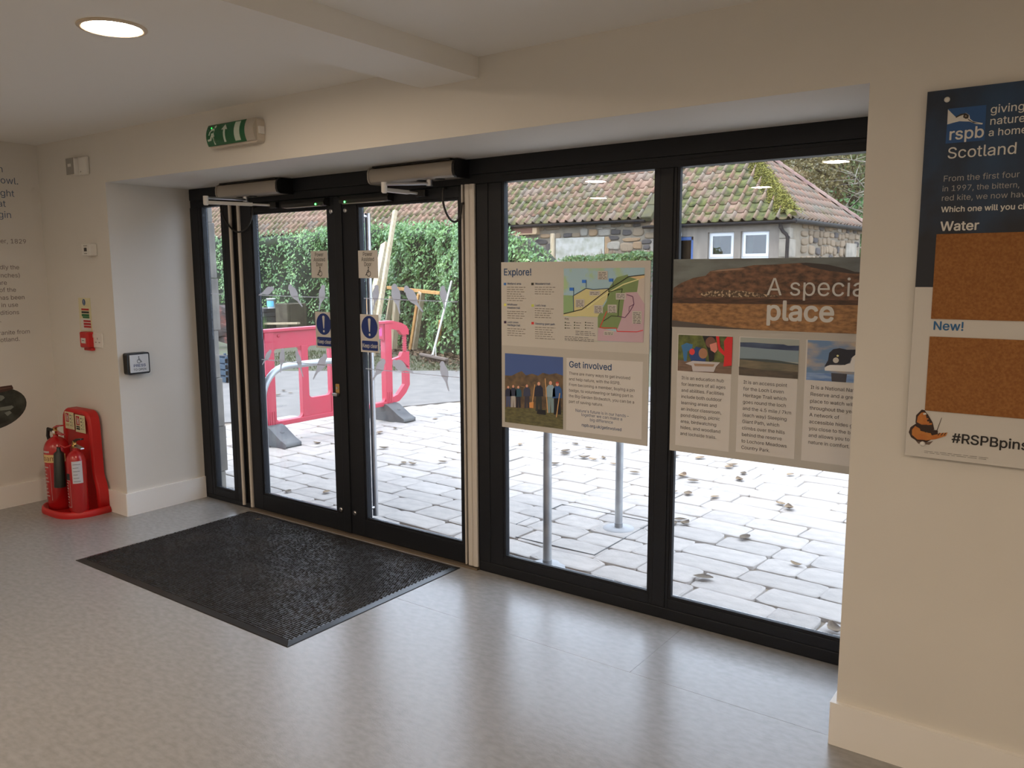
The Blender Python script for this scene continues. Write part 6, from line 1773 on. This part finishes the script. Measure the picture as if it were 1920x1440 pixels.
q = XB + math.cos(ea) * 4.0
MB().bar((XB + math.cos(ea) * 3.55 + 0.05, WY + math.sin(ea) * 3.55, 2.05), (XB + math.cos(ea) * 4.35 + 0.05, WY + math.sin(ea) * 4.35, 2.05), 0.03, 0.75).build('pale_slab', S_PALE, t2)

# low shrubs before the outbuilding
SHR = mat('shrub_leaf', srgb(52, 88, 42), 0.5, col2=srgb(97, 119, 59), scale=5, trans=0.25)
def shrub(u, v, wd, label, brown=0.0):
    q = BP(u, v, 1, 12.6)
    t = thing('garden_shrub', (q.x, 12.6, 0), label, 'shrub')
    b = MB()
    for _ in range(1500):
        a = rr.gauss(0, wd * 0.42); z = q.z - abs(rr.gauss(0, 0.28)) - abs(a) * 0.12; y = 12.6 + rr.gauss(0, 0.25)
        if z < 0.1: continue
        leafquad(b, Vector((q.x + a, y, z)), Vector((rr.gauss(0, 0.6), -0.6 + rr.gauss(0, 0.5), 0.6 + rr.gauss(0, 0.5))), rr.uniform(0.03, 0.06), rr)
    o = b.build('foliage', SHR, t); o['kind'] = 'stuff'
    b = MB()
    for _ in range(26):
        a = rr.gauss(0, wd * 0.4)
        b.tube([(q.x + a * 0.3, 12.6, 0), (q.x + a, 12.6 + rr.gauss(0, 0.15), q.z + rr.uniform(-0.1, 0.08 + brown * 0.1))], [0.012, 0.004], 4, False)
    o = b.build('stems', mat('twig_brown', srgb(110, 82, 68), 0.8), t); o['kind'] = 'stuff'
shrub(1090, 480, 0.55, 'green shrub top at the left below the lime block')
shrub(1150, 476, 0.6, 'green shrub with brown twigs below the tan stones', 1.0)
shrub(1205, 472, 0.35, 'green shrub top nearest the right window mullion')

# ------------------------------------------------------------------ woodland behind
b = MB(); N = 40
vs = []
for i in range(N + 1):
    for j in range(12):
        x = -45 + 75 * i / N; y = 23 + j * 3.0
        vs.append((x, y, -0.3 + max(0, j - 0.3) * 1.5 + 0.7 * math.sin(x * 0.35 + j) + 0.4 * math.sin(x * 0.9)))
b.add(vs, [(i * 12 + j, (i + 1) * 12 + j, (i + 1) * 12 + j + 1, i * 12 + j + 1) for i in range(N) for j in range(11)], True)
tag(b.build('hillside_land', mat('woodland_floor', srgb(61, 59, 37), 0.95, col2=srgb(84, 77, 49), scale=1.2, detail=9, bump=0.5, bscale=6, bdist=0.2)), 'wooded slope rising behind the buildings', kind='structure')
BARK = mat('bark', srgb(96, 84, 70), 0.9, col2=srgb(70, 62, 52), scale=8, stretch=(3, 3, 0.6), bump=0.6)
def tree(x, y, z0, H, rad, col, nleaf, label, bare=False):
    t = thing('woodland_tree', (x, y, z0), label, 'tree')
    MB().tube([(x, y, z0 - 0.4), (x + 0.1, y, z0 + H * 0.4), (x - 0.1, y + 0.1, z0 + H * 0.75), (x, y, z0 + H)], [rad * 0.07, rad * 0.055, rad * 0.03, rad * 0.008], 8).build('trunk', BARK, t)
    b = MB(); tips = []
    for k in range(34 if bare else 26):
        h = rr.uniform(0.25, 0.95) * H; a = rr.uniform(0, 2 * PI); L = rad * rr.uniform(0.5, 1.0) * (1.15 - 0.5 * h / H)
        p0 = Vector((x, y, z0 + h)); p1 = p0 + Vector((math.cos(a) * L * 0.5, math.sin(a) * L * 0.5, L * 0.25)); p2 = p0 + Vector((math.cos(a) * L, math.sin(a) * L, L * rr.uniform(0.2, 0.6)))
        b.tube([p0, p1, p2], [0.035, 0.02, 0.006] if bare else [0.05, 0.03, 0.008], 5, False); tips += [p1, p2, p1.lerp(p2, 0.5)]
        for _ in range(7 if bare else 2):
            s = rr.uniform(0.3, 1); q0 = p1.lerp(p2, s); q1 = q0 + Vector((rr.gauss(0, 0.5), rr.gauss(0, 0.5), rr.uniform(-0.1, 0.6)))
            b.tube([q0, q1], [0.010, 0.003], 4, False); tips.append(q1)
    b.build('branches', mat('pale_bark', srgb(128, 120, 106), 0.8) if bare else BARK, t)['kind'] = 'stuff'
    if nleaf:
        b = MB()
        for _ in range(nleaf * 2):
            c = rr.choice(tips) + Vector((rr.gauss(0, 0.5), rr.gauss(0, 0.5), rr.gauss(0, 0.45)))
            leafquad(b, c, Vector((rr.gauss(0, 1), rr.gauss(-0.5, 1), rr.gauss(0.5, 1))), rr.uniform(0.035, 0.08), rr)
        o = b.build('foliage', mat('tree_leaf_%d_%d_%d' % col, srgb(*col), 0.6, col2=srgb(col[0] + 26, col[1] + 22, col[2] + 12), scale=1.6, detail=8, trans=0.25), t); o['kind'] = 'stuff'
for x, y, z0, H, rad, col, nl, lb in ((-4.6, 25.0, 1.0, 8.0, 2.6, (104, 102, 62), 7000, 'olive tree just left of the roof peak'), (-1.6, 26.0, 1.4, 8.0, 2.7, (118, 108, 70), 8000, 'olive brown tree behind the roof hip'),
                                      (1.2, 24.0, 0.6, 7.0, 2.4, (84, 96, 58), 7000, 'darker green tree at the far right of the right window'), (-3.0, 30.0, 3.6, 9.0, 3.2, (112, 106, 70), 8000, 'tall brownish tree far up the wooded slope'),
                                      (0.8, 22.0, 0.0, 3.6, 1.6, (58, 96, 48), 5000, 'low bright green bush behind the cottage end'), (2.2, 30.0, 3.6, 9.0, 3.2, (106, 104, 68), 7000, 'large olive tree up the slope on the right'),
                                      (-8.5, 27.0, 1.8, 8.0, 3.0, (104, 104, 62), 5000, 'broad tree behind the outbuilding roof'), (-16.0, 28.0, 2.0, 8.0, 3.4, (98, 102, 60), 4000, 'distant tree left behind the outbuilding')):
    tree(x, y, z0, H, rad, col, nl, lb)
tree(0.5, 20.8, 0.0, 6.5, 2.0, (0, 0, 0), 0, 'bare pale twigged tree at the right window edge', True)
